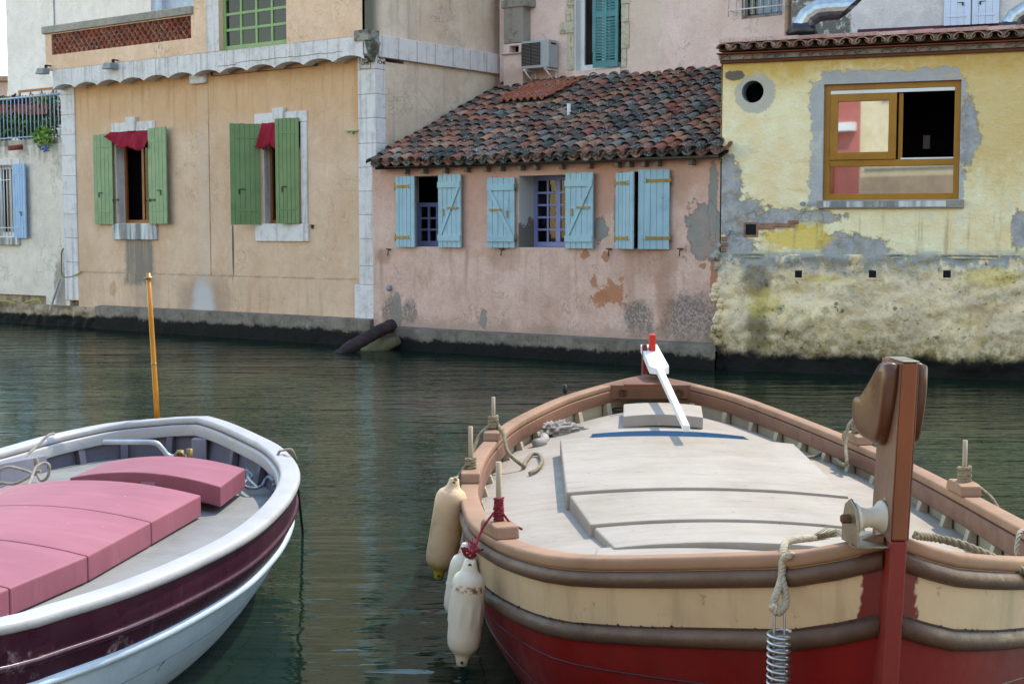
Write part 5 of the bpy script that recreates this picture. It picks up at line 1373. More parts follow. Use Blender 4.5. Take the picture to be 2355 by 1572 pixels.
def cream_hull():
    n = NT('cream_hull_paint', .42, .4)
    col = n.mix(n.sstep(n.noise(1.4, 5, .6), .4, .65), srgb(('b7a384', 1.15, 1.03, .96)), srgb(('a99576', 1.15, 1.03, .96)))
    col = n.mix(n.sstep(n.noise(12, 7, .72), .60, .66, 0, .6), col, srgb('7c6c55'))
    col = n.mix(n.sstep(n.noise(1, 6, .66, n.mapv((6, 6, .8))), .52, .7, 0, .35), col, srgb('8a7658'))
    Xc = n.xyz[0]
    # red lead painted round the stem
    d = n.math('ABSOLUTE', Xc); d = n.math('ADD', d, n.math('MULTIPLY', n.warp(), .05))
    Yc = n.xyz[1]
    st = n.mul(n.sstep(d, .088, .076), n.sstep(Yc, -3.0, -3.1))
    col = n.mix(st, col, srgb(('6c2320', .9, .6, .5)))
    return n.out(col, None, n.bump(n.noise(9, 6, .6), .006, .5))
MT['cream_hull'] = cream_hull()
MT['red_hull'] = (lambda n: n.out(
    n.mix(n.sstep(n.noise(1, 6, .65, n.mapv((3, 3, 30))), .66, .7, 0, .35),
    n.mix(n.sstep(n.noise(1.1, 6, .62), .38, .64), srgb(('761713', 1, 0.4, 0.25)), srgb(('641418', 1, 0.4, 0.2))), srgb('350c0e')),
    n.sstep(n.noise(5, 5, .6), .3, .7, .42, .65), n.bump(n.noise(5, 6, .6), .008, .5)))(NT('red_hull_paint', .5, .22))
MT['brown_rail'] = paint('brown_rail_paint', ('7c5e4d', 0.85, 0.66, 0.55), .5, .14, (5, 5, 5), (9, .66), '543a2c', .35, .002)
MT['rail_top'] = paint('sunlit_rail_paint', ('7c5e4d', 1.45, 1.45, 1.3), .6, .14, (5, 5, 5), (9, .66), '7a5c4a', .25, .002)  # lighter copy of the rail brown, sunlight put into the colour
MT['brown_strake'] = paint('brown_strake_paint', '5c4436', .5, .16, None, (8, .66), '7a6252', .3, .002)
MT['bulwark'] = paint('cream_bulwark_paint', 'ab9b82', .55, .08, None, (9, .71), '9b8f78')
MT['blue_hatch'] = paint('blue_hatch_paint', '587a98', .5, .1, (2, 14, 14), (10, .68), 'a9bccb')
MT['stem_brown'] = paint('varnished_stem', ('74472c', 1, .7, .35), .38, .2, (34, 34, 1.4), (13, .66), '4a2c1a', .5)
MT['capian'] = paint('glossy_brown_paint', ('754c36', .5, .38, .22), .3, .16, (7, 7, 7), (9, .70), '3c2413', .5, .0015)
MT['side_paint'] = paint('grey_brown_side_paint', ('6e564a', 1.05, .86, .74), .45, .16, (20, 20, 2), (10, .66), '4d3a30', .4)
MT['red_lead'] = paint('red_stem_paint', ('742823', 1, .6, .5), .45, .16, (20, 20, 2), (11, .66), '4c1713')
MT['dull_steel'] = simple('dull_stainless', '8f8878', .35, .5, .75, .15)
MT['seam'] = simple('dark_seam', '3b342c', .9)

cxb = lambda y: 1.14
upper = hull_levels(bP, cxb, 8.4, [('r', .02, 0, 0), ('r', .10, .002, 0), ('r', .18, .005, .001), ('r', .285, .012, .002)])
m = MB(); m.grid(upper); o = bpart(m, 'topsides', MT['cream_hull'], fix=False); weld(o)
lower = hull_levels(bP, cxb, 8.4, [('r', .285, .012, .002), ('r', .37, .02, .003), ('a', .25, .035, .006), ('a', .12, .07, .012), ('a', -.02, .13, .02), ('a', -.2, .36, .04), ('a', -.4, .93, .08)])
for k, r_ in enumerate(lower[2:5]):
    for q, p in enumerate(r_): p.z = min(p.z, lower[1][q].z - .05 * (k + 1))
m = MB(); m.grid(lower); hl = bpart(m, 'hull', MT['red_hull'], fix=False); weld(hl)
# plank seams on the red hull
def lerp_rows(r0, r1, f): return [a.lerp(b, f) for a, b in zip(r0, r1)]
m = MB()
for (i, f) in ((1, .25), (2, .6)):
    row = lerp_rows(lower[i], lower[i + 1], f)
    m.tube([p - bN[k] * .001 for k, p in enumerate(row)], .0035, 4, smooth=False)
bpart(m, 'plank_seam', simple('red_seam_line', '380c0d', .6))
# rubbing strakes
rows = hull_levels(bP, cxb, 8.4, [('r', .080, .0, 0), ('r', .285, .012, .002)])
m = MB(); sweep(m, rows[0], bN, halfround(.004, 0, .031, 8, .95) + [(.02, .031), (.02, -.031)], True, True); bpart(m, 'rubbing_strake', MT['brown_strake'], fix=False)
m = MB(); sweep(m, rows[1], bN, halfround(.004, 0, .034, 8, .95) + [(.02, .034), (.02, -.034)], True, True); bpart(m, 'rubbing_strake', MT['brown_strake'], fix=False)
MT['caulk'] = simple('flaking_brown_caulk', '453228', .9)
m = MB(); rj = random.Random(12)
for k in range(0, len(rows[1]) - 1):
    for q in range(4):
        p = rows[1][k].lerp(rows[1][k + 1], rj.random()) + Vector((0, 0, .035 + rj.uniform(-.004, .006))) - bN[k] * rj.uniform(.0, .012); s = rj.uniform(.0015, .0045)
        m.box(p.x - s, p.x + s, p.y - s, p.y + s, p.z - s * .5, p.z + s * .6)
m.tube([p + Vector((0, 0, .034 + .003 * mnoise.noise(p * 30))) - bN[k] * .004 for k, p in enumerate(rows[1])], [.0045 + .003 * abs(mnoise.noise(p * 22)) for p in rows[1]], 5, smooth=False)
bpart(m, 'caulking', MT['caulk'])['kind'] = 'stuff'
# rail cap, inner clamp, bulwark
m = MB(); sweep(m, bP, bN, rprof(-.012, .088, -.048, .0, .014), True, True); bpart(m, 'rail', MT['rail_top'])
m = MB(); sweep(m, bP, bN, rprof(.056, .098, -.145, -.0495, .008), True, True); bpart(m, 'inner_rail', MT['brown_rail'])
def deck_z(p): return .395 + (p.z - .6) * .42
m = MB(); m.grid([[bP[k] + bN[k] * .05 - Vector((0, 0, .05)), bP[k] + bN[k] * .053 + Vector((0, 0, deck_z(bP[k]) - bP[k].z - .02))] for k in range(len(bP))], True); bpart(m, 'bulwark', MT['bulwark'], fix=False)
# deck: paired stations
LP = [bP[k] + bN[k] * .052 for k in range(NB)]; RP = [bP[len(bP) - 1 - k] + bN[len(bP) - 1 - k] * .052 for k in range(NB)]
LP[0] = RP[0] = Vector((1.15, 4.30, 1.04)); NJ = 28
def deckpt(k, f):
    a, b = LP[k], RP[k]; p = a.lerp(b, f); z = (deck_z(a) + deck_z(b)) / 2
    return Vector((p.x, p.y, z + .10 * (1 - (2 * f - 1) ** 2) * min(1, (b - a).length / 1.5)))
G = [[deckpt(k, j / NJ) for j in range(NJ + 1)] for k in range(2, NB - 1)]
# the open hatchway shows blue inside
hk = [i for i, r_ in enumerate(G) if 9.6 < r_[NJ // 2].y < 10.62]; h0, h1 = hk[0], hk[-1]
js = [j for j in range(NJ + 1) if .56 < G[h1][j].x < 1.80]; j0, j1 = js[0], js[-1]
m = MB(); m.grid(G, True, False, lambda i, j: h0 <= i < h1 and j0 <= j < j1)
bpart(m, 'deck', MT['deck_cream'], fix=False)
m = MB()
ringp = [G[h0][j] for j in range(j0, j1 + 1)] + [G[i][j1] for i in range(h0 + 1, h1 + 1)] + [G[h1][j] for j in range(j1 - 1, j0 - 1, -1)] + [G[i][j0] for i in range(h1 - 1, h0, -1)]
ringp = [p + Vector((0, 0, .004)) for p in ringp]
m.grid([ringp, [p - Vector((0, 0, .15)) for p in ringp]], False, True)
m.add([p - Vector((0, 0, .15)) for p in (ringp[0], ringp[j1 - j0], ringp[j1 - j0 + h1 - h0], ringp[2 * (j1 - j0) + h1 - h0])], [(0, 1, 2, 3)])
bpart(m, 'hatchway', MT['blue_hatch'], fix=False)
# ribs along the bulwark
for side in (0, 1):
    d = 0; last = 0
    for k in range(8, NB - 3):
        kk = k if side == 0 else len(bP) - 1 - k
        p = bP[kk]; nn = bN[kk].normalized(); tt = Vector((-nn.y, nn.x, 0))
        d += (bP[kk] - bP[kk + (1 if side else -1)]).length
        if d - last < .34: continue
        last = d
        Mx = Matrix(((tt.x, nn.x, 0, p.x), (tt.y, nn.y, 0, p.y), (0, 0, 1, 0), (0, 0, 0, 1)))
        m = MB(); m.add([Mx @ Vector(v) for v in ((-.03, .062, p.z - .146), (.03, .062, p.z - .146), (.03, .10, p.z - .146), (-.03, .10, p.z - .146), (-.03, .062, deck_z(p) - .05), (.03, .062, deck_z(p) - .05), (.03, .135, deck_z(p) - .05), (-.03, .135, deck_z(p) - .05))],
              [(0, 1, 2, 3), (4, 7, 6, 5), (0, 4, 5, 1), (1, 5, 6, 2), (2, 6, 7, 3), (3, 7, 4, 0)])
        bpart(m, 'rib', MT['bulwark'], bev=.003)
# hatch boards
def hb(pts, zt, cam_, th, name='hatch_board', mat='deck_cream', bev=.01):
    c = [X(px, py, zt) for px, py in pts]
    m = MB(); slab(m, c[0], c[1], c[2], c[3], zt, cam_, th); o = bpart(m, name, MT[mat]); weld(o)
    b = o.modifiers.new('bevel', 'BEVEL'); b.width = bev; b.segments = 2; b.limit_method = 'ANGLE'; b.angle_limit = R(40)
    return o
hb([(1302, 1131), (1952, 1140), (1826, 1020), (1288, 1010)], .565, .038, .105)
hb([(1357, 1205), (1990, 1214), (1958, 1143), (1308, 1136)], .547, .038, .10)
hb([(1412, 1258), (2010, 1270), (1994, 1217), (1362, 1209)], .530, .038, .10)
hb([(1360, 1300), (1880, 1300), (1880, 1262), (1372, 1259)], .512, .025, .08)
hb([(1433, 957), (1617, 959), (1613, 933), (1434, 929)], .585, .02, .09, 'hatch_box', 'deck_cream', .008)
# small stern deck with two scuppers
kk = [k for k in range(NB) if bP[k].y > 11.9]
m = MB(); a = bP[kk[0]] + bN[kk[0]] * .03; k2 = len(bP) - 1 - kk[0]; b = bP[k2] + bN[k2] * .03
poly = [bP[k] + bN[k] * .03 for k in kk] + [bP[len(bP) - 1 - k] + bN[len(bP) - 1 - k] * .03 for k in kk[::-1]]
zt_ = .70
top = [Vector((p.x, p.y, max(zt_, p.z + .004))) for p in poly]; n_ = len(top)
m.add(top + [p - Vector((0, 0, .12)) for p in top], [tuple(range(n_)), tuple(range(2 * n_ - 1, n_ - 1, -1))] + [((k + 1) % n_, k, n_ + k, n_ + (k + 1) % n_) for k in range(n_)])
sd = bpart(m, 'stern_deck', MT['brown_rail'], bev=.006)
m = MB()
for f in (.22, .80):
    p = top[0].lerp(top[-1], f); m = MB(); m.lathe([(.036, -.01), (.036, .012), (.022, .013), (.02, .004)], 14, T3(p.x, p.y - .002, p.z - .065) @ Matrix.Rotation(math.pi / 2, 4, 'X')); bpart(m, 'scupper', MT['rust'])
m = MB(); p = top[0].lerp(top[-1], .45); m.box(p.x - .2, p.x + .15, 11.72, 11.80, zt_ + .01, zt_ + .035); bpart(m, 'handrail', MT['stem_brown'], bev=.01)
m = MB(); m.box(1.02, 1.24, 11.5, 11.53, .44, .60); bpart(m, 'locker', MT['blue_hatch'])
# stem post with its winged head
sx, sy0, sy1 = 1.15, 4.18, 4.40
def zpx(px, py, Y_): return aty(px, py, Y_).z
zs_top = zpx(2085, 834, sy0); zs_red = zpx(2060, 1243, sy0)
m = MB(); hw = .024
def stemsec(z, dy=0): return [(sx - hw, sy0 + dy, z), (sx + hw, sy0 + dy, z), (sx + hw, sy1 + dy, z), (sx - hw, sy1 + dy, z)]
def prismz(m, secs):
    vs = [p for s_ in secs for p in s_]; fs = [(0, 1, 2, 3), tuple(len(vs) - 4 + q for q in (3, 2, 1, 0))]
    for k in range(len(secs) - 1):
        for q in range(4): fs.append((k * 4 + q, k * 4 + (q + 1) % 4, k * 4 + 4 + (q + 1) % 4, k * 4 + 4 + q))
    m.add(vs, fs)
lean = lambda z: (zs_top - z) * -.015
def stem_sec2(z, w=0):
    dx = (z - 1.0) * .045
    return [(sx - hw - w + dx, sy0 + lean(z) - w, z), (sx + hw + w + dx, sy0 + lean(z) - w, z), (sx + hw + w + dx, sy1, z), (sx - hw - w + dx, sy1, z)]
prismz(m, [stem_sec2(zs_red), stem_sec2(zs_red + .2), stem_sec2(zs_top)])
bpart(m, 'stem_post', MT['stem_brown'], bev=.007)
m = MB(); prismz(m, [stem_sec2(-.3), stem_sec2(.5), stem_sec2(zs_red - .001)]); bpart(m, 'stem', MT['red_lead'], bev=.006)
dxt = (zs_top - 1.0) * .045
for sd_ in (-1, 1):
    m = MB(); q = []
    for z in (zs_red, zs_top - .004):
        dx = (z - 1.0) * .045; x0 = sx + dx + sd_ * (hw + .001); x1 = x0 + sd_ * .003
        q.append([(x0, sy0 + lean(z) + .006, z), (x1, sy0 + lean(z) + .006, z), (x1, sy1 - .002, z), (x0, sy1 - .002, z)])
    prismz(m, q); bpart(m, 'stem_side', MT['side_paint'])
m = MB(); m.box(sx - hw - .002 + dxt, sx + hw + .002 + dxt, sy0 - .003, sy0 + .16, zs_top + .0008, zs_top + .005); bpart(m, 'stem_cap', MT['dull_steel'], bev=.002)
def cheek(side):
    # outline in (aft, z): straight forward edge, swept horn behind
    zt_ = zs_top - .006
    prof = [(.02, zt_), (.10, zt_), (.16, zt_ - .05), (.22, zt_ - .10), (.25, zt_ - .122), (.285, zt_ - .127), (.298, zt_ - .15), (.293, zt_ - .205), (.26, zt_ - .24), (.20, zt_ - .255), (.13, zt_ - .258), (.085, zt_ - .225), (.04, zt_ - .13), (.022, zt_ - .06)]
    pc = spline([Vector((a_, z_, 0)) for a_, z_ in prof[1:]], 56); prof = [prof[0]] + [(v.x, v.y) for v in pc]
    m = MB(); vs = []; n_ = len(prof); fs = []
    cxp, czp = .17, zt_ - .16
    lay = [(0.0, 1), (.45, 1), (.70, .985), (.86, .955), (.96, .90), (1.0, .82), (1.02, .6), (1.03, .3), (1.03, .06)]
    for (f, k_) in lay:
        for (a_, z_) in prof:
            a2, z2 = cxp + (a_ - cxp) * k_, czp + (z_ - czp) * k_
            w_ = (.048 if side < 0 else .036) + .05 * min(1, max(0, (a2 - .09) / .26)) ** 1.5
            vs.append((sx + dxt + side * (hw + .0015 + w_ * f), sy0 + a2, z2))
    for k in range(len(lay) - 1):
        for q in range(n_): fs.append((k * n_ + q, k * n_ + (q + 1) % n_, (k + 1) * n_ + (q + 1) % n_, (k + 1) * n_ + q))
    fs.append(tuple(range(n_))); fs.append(tuple((len(lay) - 1) * n_ + q for q in range(n_)))
    m.add(vs, fs, True); bpart(m, 'stem_head_cheek', MT['capian'])
cheek(-1); cheek(1)
# bow roller
zr_ = zpx(2000, 1192, 4.50); c = aty(1996, 1190, 4.25)
m = MB(); rx = Matrix.Translation(c) @ Matrix.Rotation(R(12), 4, 'Z') @ Matrix.Rotation(math.pi / 2, 4, 'Y')
m.lathe([(.036, -.050), (.050, -.046), (.048, -.040), (.034, -.025), (.028, 0), (.034, .025), (.048, .040), (.052, .046), (.04, .05)], 24, rx); bpart(m, 'roller', simple('ivory_nylon', 'cfc4ae', .45, .4))
def cheekplate(x):
    m = MB(); poly = [(-.055, -.075), (.055, -.075), (.052, -.01), (.035, .04), (.0, .062), (-.035, .04), (-.052, -.01)]
    m.prism(poly, x - .004, x + .004, Matrix.Translation(c) @ Matrix.Rotation(R(12), 4, 'Z') @ Matrix.Rotation(-math.pi / 2, 4, 'Z'))
    return m
bpart(cheekplate(-.056), 'roller_bracket', MT['dull_steel'], bev=.002); bpart(cheekplate(.056), 'roller_bracket', MT['dull_steel'], bev=.002)
m = MB(); m.box(c.x - .055, c.x + .055, c.y - .05, c.y + .17, c.z - .082, c.z - .076); bpart(m, 'roller_base', MT['dull_steel'])
m = MB(); m.lathe([(.014, -.085), (.014, .075)], 6, rx, smooth=False); bpart(m, 'bolt', MT['rust'])
# thole blocks and pins
def pin(px, py, z, h, kfind, label, w=.30, lean_=0):
    p = X(px, py, z); best = min(range(len(bP)), key=lambda k: (bP[k] + bN[k] * .04 - Vector((p.x, p.y, bP[k].z))).length if abs(bP[k].y - p.y) < 1 else 99)
    q = bP[best] + bN[best].normalized() * .04; nn = bN[best].normalized(); tt = Vector((-nn.y, nn.x, 0))
    if tt.y < 0: tt = -tt
    a = (bP[min(best + 1, len(bP) - 1)] - bP[max(best - 1, 0)]); slope = a.z / max(1e-6, Vector((a.x, a.y, 0)).length) * (1 if a.y > 0 else -1)
    Mx = Matrix(((tt.x, nn.x, 0, q.x), (tt.y, nn.y, 0, q.y), (slope, 0, 1, q.z), (0, 0, 0, 1)))
    m = MB()
    m.prism([(-w / 2, .001), (w / 2, .001), (w / 2 - .02, .045), (.04 + w * .2, .062), (-w * .2, .062), (-w / 2 + .02, .055)], -.05, .056, Mx)
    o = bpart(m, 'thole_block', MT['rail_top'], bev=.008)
    top = Vector((q.x + lean_, q.y, q.z + .06 + h))
    m = MB(); m.tube([Vector((q.x, q.y, q.z + .03)), top], .0125, 12); bpart(m, 'thole_pin', MT['pin'])
    return Vector((q.x, q.y, q.z + .062))
MT['pin'] = paint('weathered_pin_wood', 'a39077', .7, .15, (20, 20, 2))
pA = pin(1160, 985, .67, .22, 0, ''); pBn = pin(1084, 1082, .67, .24, 0, ''); pC = pin(1116, 1195, .74, .26, 0, '')
pD = pin(1950, 985, .68, .19, 1, ''); pE = pin(2193, 1100, .70, .22, 1, '')
# rudder and tiller
m = MB(); m.prism([(12.40, -.5), (12.62, -.5), (12.60, .75), (12.55, 1.0), (12.47, 1.0), (12.44, .7)], 1.15, 1.19, Matrix(((0, 1, 0, 0), (1, 0, 0, 0), (0, 0, 1, 0), (0, 0, 0, 1)))); rdr = bpart(m, 'rudder', MT['red_lead'], bev=.008)
zt1 = aty(1502, 768, 12.5).z; xr = aty(1500, 790, 12.5).x
m = MB(); m.box(xr - .028, xr + .028, 12.46, 12.56, zt1 - .30, zt1); bpart(m, 'rudder_head', paint('bright_red_paint', 'c22a20', .4, .1, None, (14, .66), 'd9cfc5'), bev=.012)
ta = aty(1492, 800, 12.62); tb = aty(1516, 850, 12.15); te = aty(1579, 985, 9.25)
m = MB()
def bar(m, p, q, w0, w1, h0, h1):
    d = (q - p); d = Vector((d.x, d.y, 0)).normalized(); s_ = Vector((d.y, -d.x, 0)); u_ = Vector((0, 0, 1)); vs = []
    for (pt, w, h) in ((p, w0, h0), (q, w1, h1)):
        vs += [pt + s_ * w + u_ * h, pt - s_ * w + u_ * h, pt - s_ * w - u_ * h, pt + s_ * w - u_ * h]
    m.add(vs, [(0, 1, 2, 3), (7, 6, 5, 4), (0, 4, 5, 1), (1, 5, 6, 2), (2, 6, 7, 3), (3, 7, 4, 0)])
tb2 = tb.lerp(te, .04)
bar(m, ta, tb, .075, .085, .035, .035); bar(m, tb, tb2, .085, .028, .035, .026); bar(m, tb2, te, .028, .022, .026, .022)
o = bpart(m, 'tiller', MT['white_paint'], bev=.006)

# ---------------------------------------------------------------- ropes and gear on the cream boat
MT['rope'] = simple('weathered_rope', '94876f', .9, .1, 0, .2, 40)
MT['rope_light'] = simple('pale_rope', 'b0a48f', .9, .1, 0, .15, 40)
MT['red_rope'] = simple('faded_red_cord', '84303a', .85, .1, 0, .2, 40)
def ropething(name, label, paths, r, mat, cat='rope', group=None, turns=22, laid=True):
    m = MB()
    for p in paths:
        if laid: rope(m, p, r, turns)
        else: m.tube(spline(p, max(12, len(p) * 8)), r, 7)
    o = m.build(name, MT[mat], None, fix=False); return tag(o, label, cat, group)
rr5 = random.Random(5)
def dk(px, py, dz=.0):
    """a point lying on the deck (height found by marching)"""
    z = .46
    for _ in range(4):
        p = X(px, py, z); k = min(range(2, NB - 1), key=lambda k: abs(LP[k].y - p.y)); a, b = LP[k], RP[k]
        f = min(1, max(0, (p.x - a.x) / (b.x - a.x))); z = deckpt(k, f).z
    return X(px, py, z + dz) 
dA = coil(pA, .026, .0, .085, 4, None, .003, rr5)
e1 = [pA + Vector((.03, .0, .03)), pA + Vector((.07, -.12, -.02)), pA + Vector((.10, -.25, -.12)), dk(1203, 1070, .03), dk(1208, 1062, .02), dk(1222, 1045, .02), dk(1240, 1045, .02), dk(1246, 1062, .02), dk(1236, 1078, .02), dk(1218, 1088, .02)]
ropething('mooring_rope', 'grey rope knotted on the farthest left thole pin with its tail looped on deck', [dA, e1, [pA + Vector((-.03, 0, .02)), pA + Vector((-.09, -.08, -.03)), pA + Vector((-.13, -.2, -.12)), pA + Vector((-.14, -.4, -.22))]], .013, 'rope', group='ropes tied to the thole pins')
dB = coil(pBn, .026, .0, .06, 4, None, .003, rr5)
dC = coil(pC, .018, .0, .10, 9, None, .003, rr5)
dD = coil(pD, .026, .0, .10, 5, None, .003, rr5)
e4 = [pD + Vector((-.02, 0, .09)), pD + Vector((-.07, -.05, .05)), pD + Vector((-.11, -.15, -.06)), pD + Vector((-.14, -.28, -.17)), dk(1905, 1043, .03), dk(1870, 1050, .025), dk(1845, 1053, .02)]
ropething('mooring_rope', 'grey rope wound on the right thole pin nearest the stern and trailing on deck', [dD, e4], .012, 'rope', group='ropes tied to the thole pins')
dE = coil(pE, .026, -.005, .075, 5, None, .003, rr5)
ropething('mooring_rope', 'short grey rope wound on the right thole pin behind the tall stem post', [dE, [pE + Vector((.03, 0, .0)), pE + Vector((.07, -.06, -.03)), pE + Vector((.12, -.15, -.1)), pE + Vector((.17, -.22, -.3))]], .011, 'rope', group='ropes tied to the thole pins')
# fenders
MT['fender_old'] = (lambda n: n.out(n.mix(n.sstep(n.math('ADD', n.xyz[2], n.math('MULTIPLY', n.warp(), .08)), .08, .05), n.mix(n.sstep(n.noise(7, 7, .7), .56, .66, 0, .7), n.mix(n.sstep(n.noise(3, 5, .6), .4, .65), srgb(('ab9a7e', 1.55, 1.3, 1.15)), srgb(('8c7858', 1.5, 1.25, 1.1))), srgb('5c5048')), srgb('b9a63a')), None, n.bump(n.noise(30, 4), .003, .5)))(NT('grimy_fender_vinyl', .5, .35))
MT['fender_white'] = (lambda n: n.out(n.mix(n.mul(n.sstep(n.math('ABSOLUTE', n.math('SUBTRACT', n.xyz[2], .345)), .022, .006), n.sstep(n.noise(22, 6, .7), .50, .58)), n.mix(n.sstep(n.noise(6, 6, .65), .5, .75, 0, .5), srgb(('bdb3a4', 1.4, 1.35, 1.25)), srgb(('94887a', 1.4, 1.3, 1.2))), srgb('8a5a2c')), None, None))(NT('white_fender_vinyl', .45, .35))
def fender(px_t, py_t, px_b, py_b, Y_, rad, mat, label, ribs=True, tilt=(0, 0)):
    a, b = aty(px_t, py_t, Y_), aty(px_b, py_b, Y_); L = a.z - b.z
    t = thing('fender', label, 'fender', None, b, 'fenders hung over the side'); t.rotation_euler = (tilt[1], math.atan2(a.x - b.x, L), 0)
    e = .085
    pr = [(.012, .0), (.024, .004), (.028, .03), (.034, .045), (rad * .55, .056), (rad * .80, .070), (rad * .95, .093), (rad, .125)] + [(rad, .125 + (L - .25) * k / 12) for k in range(1, 13)] + [(rad * .95, L - .093), (rad * .80, L - .070), (rad * .55, L - .056), (.036, L - .045), (.030, L - .03), (.024, L - .004), (.012, L)]
    fn = (lambda an, z: 1 + (.065 * max(0, math.cos(an * 10)) if .19 < z < L - .19 else 0)) if ribs else None
    m = MB(); m.lathe(pr, 60 if ribs else 32, fn=fn); m.build('body', mat, t)
    for zc in (.022, L - .022):
        m = MB(); m.tube([(0, -.0285, zc), (0, .0285, zc)], .0075, 12); m.build('eyelet', MT['rust'], t)
    return a
fa = fender(1046, 1095, 1008, 1330, 7.25, .083, MT['fender_old'], 'big grimy beige fender with a yellow smear, nearest the water gap', False)
fb = fender(1076, 1245, 1045, 1440, 6.35, .066, MT['fender_white'], 'white fender half hidden behind the ribbed one', True)
fc = fender(1082, 1283, 1062, 1530, 5.95, .072, MT['fender_white'], 'white ribbed fender with a rust ring hanging foremost from the red cord', True)
ropething('fender_line', 'thin grey lines from the second left thole pin to the big beige fender', [dB, [pBn + Vector((-.02, 0, .03)), pBn + Vector((-.07, -.1, -.03)), Vector((fa.x, 7.26, fa.z - .01)), Vector((fa.x + .015, 7.27, fa.z - .03))], [pBn + Vector((-.03, .02, .0)), pBn + Vector((-.10, -.05, -.06)), Vector((fa.x - .015, 7.25, fa.z - .015))]], .008, 'rope', group='ropes tied to the thole pins')
ropething('red_cord', 'faded red cord wound on a thole pin and holding two white fenders', [dC, [pC + Vector((-.02, -.01, .04)), pC + Vector((-.07, -.08, -.02)), pC + Vector((-.11, -.14, -.12)), Vector((fb.x + .03, 6.2, fb.z + .05)), Vector((fc.x + .015, 5.96, fc.z + .05)), Vector((fc.x, 5.95, fc.z - .02))], [pC + Vector((-.11, -.14, -.12)), Vector((fb.x + .005, 6.34, fb.z)), Vector((fb.x, 6.35, fb.z - .03))], [pC + Vector((.02, 0, .03)), pC + Vector((.05, -.03, .0)), pC + Vector((.10, -.10, -.015))]] + [[Vector((fc.x, 5.95, fc.z + .0)), Vector((fc.x + rr5.uniform(-.03, .04), 5.93, fc.z + .02)), Vector((fc.x + rr5.uniform(-.05, .07), 5.93, fc.z + rr5.uniform(.03, .06)))] for _ in range(7)], .0055, 'red_rope', 'cord')
# crumpled white rag against the bulwark
MT['rag'] = simple('dirty_white_cloth', '9b9188', .9, .1, 0, .25, 14)
m = MB()
def wad(cx, cy, cz, rx, ry, rz, sd):
    P = []
    for i in range(29):
        row = []
        for j in range(52):
            a, b = math.pi * i / 28, 2 * math.pi * j / 52
            v = Vector((math.sin(a) * math.cos(b), math.sin(a) * math.sin(b), math.cos(a)))
            k = 1 + .9 * (abs(mnoise.noise(v * 2.4 + Vector((sd, 0, 0)))) - .2) + .5 * (abs(mnoise.noise(v * 5 + Vector((sd, 3, 0)))) - .2)
            row.append((cx + v.x * rx * k, cy + v.y * ry * k, cz + v.z * rz * k))
        P.append(row)
    m.grid(P, True, True)
c = dk(1272, 1000); wad(c.x, c.y, c.z + .03, .15, .13, .065, 1); c = dk(1310, 992); wad(c.x, c.y, c.z + .02, .10, .06, .04, 4)
cc = [dk(1246, 985, .05), dk(1250, 1000, .03), dk(1248, 1016, .02), dk(1225, 1024, .015)]; m.tube(spline(cc, 16), [.035 + .01 * math.sin(k) for k in range(16)], 8)
tag(m.build('rag', MT['rag'], None), 'crumpled dirty white rag on deck against the left bulwark', 'rag')
# little black light or stick on the rail, far left
a = aty(1300, 915, 11.55); m = MB(); m.tube([(a.x, a.y, a.z), (a.x, a.y, a.z + .045)], .009, 8); m.tube([(a.x, a.y, a.z + .045), (a.x - .01, a.y, a.z + .11)], .02, 10)
tag(m.build('stick_light', MT['iron'], None), 'small black stick light standing on the left rail near the stern', 'light')
a = dk(1420, 946, .02); m = MB(); m.tube(spline([a + Vector((.06, 0, .01)), a, a + Vector((-.04, 0, .01)), a + Vector((-.02, 0, .03)), a + Vector((.05, 0, .03))], 24), .006, 6); m.lathe([(.01, -.02), (.02, 0), (.01, .02)], 8, T3(a.x + .07, a.y, a.z + .02)); tag(m.build('hook', MT['iron'], None), 'small black iron hook lying left of the little hatch box', 'hook')
# bow rope down to a mooring spring
YR = 4.35
def bw(px, py, Y_=YR): return aty(px, py, Y_)
ropething('bow_rope', 'thick laid rope with a frayed end going over the bow rail to the steel spring', [[bw(1896, 1232, 4.9), bw(1870, 1236, 4.8), bw(1832, 1240, 4.68), bw(1808, 1246, 4.60), bw(1802, 1262, 4.50), bw(1800, 1290, 4.45), bw(1797, 1330, 4.42), bw(1788, 1360, 4.38), bw(1780, 1385, 4.36), bw(1794, 1412, 4.35)], [bw(1798, 1330, 4.41), bw(1806, 1365, 4.39), bw(1806, 1392, 4.37), bw(1788, 1408, 4.34), bw(1776, 1390, 4.34)], [bw(1802, 1283, 4.45), bw(1812, 1278, 4.42), bw(1822, 1270, 4.42)]], .0125, 'rope_light', turns=26)
m = MB(); rf_ = random.Random(4)
for _ in range(40):
    p = bw(1868 + rf_.uniform(-6, 10), 1236 + rf_.uniform(-4, 3), 4.8); m.tube([p, p + Vector((.05 + rf_.uniform(0, .05), .03, rf_.uniform(-.005, .028)))], .0016, 4)
tag(m.build('frayed_rope_end', MT['rope'], None, fix=False), 'brown frayed rope end resting on the bow rail by the roller', 'rope')
sprt = thing('mooring_spring', 'shiny steel mooring spring hanging from the bow rope at the bottom edge', 'spring', None, bw(1792, 1450))
o0 = bw(1792, 1450); m = MB(); H_ = .24; r_ = .034
m.tube([Vector((r_ * math.cos(t * 2 * math.pi * 11 / 170), r_ * math.sin(t * 2 * math.pi * 11 / 170), -H_ * t / 170)) for t in range(171)], .0052, 8); m.build('coil', MT['steel'], sprt)
for s_ in (-1, 1):
    m = MB(); m.tube(spline([(s_ * .004, .0, .075), (s_ * .014, 0, .055), (s_ * .016, 0, .0), (s_ * .018, 0, -.12), (s_ * .03, 0, -H_ - .006)], 24), .0042, 8); m.build('rod', MT['steel'], sprt)
p0 = o0 + Vector((0, 0, -H_))
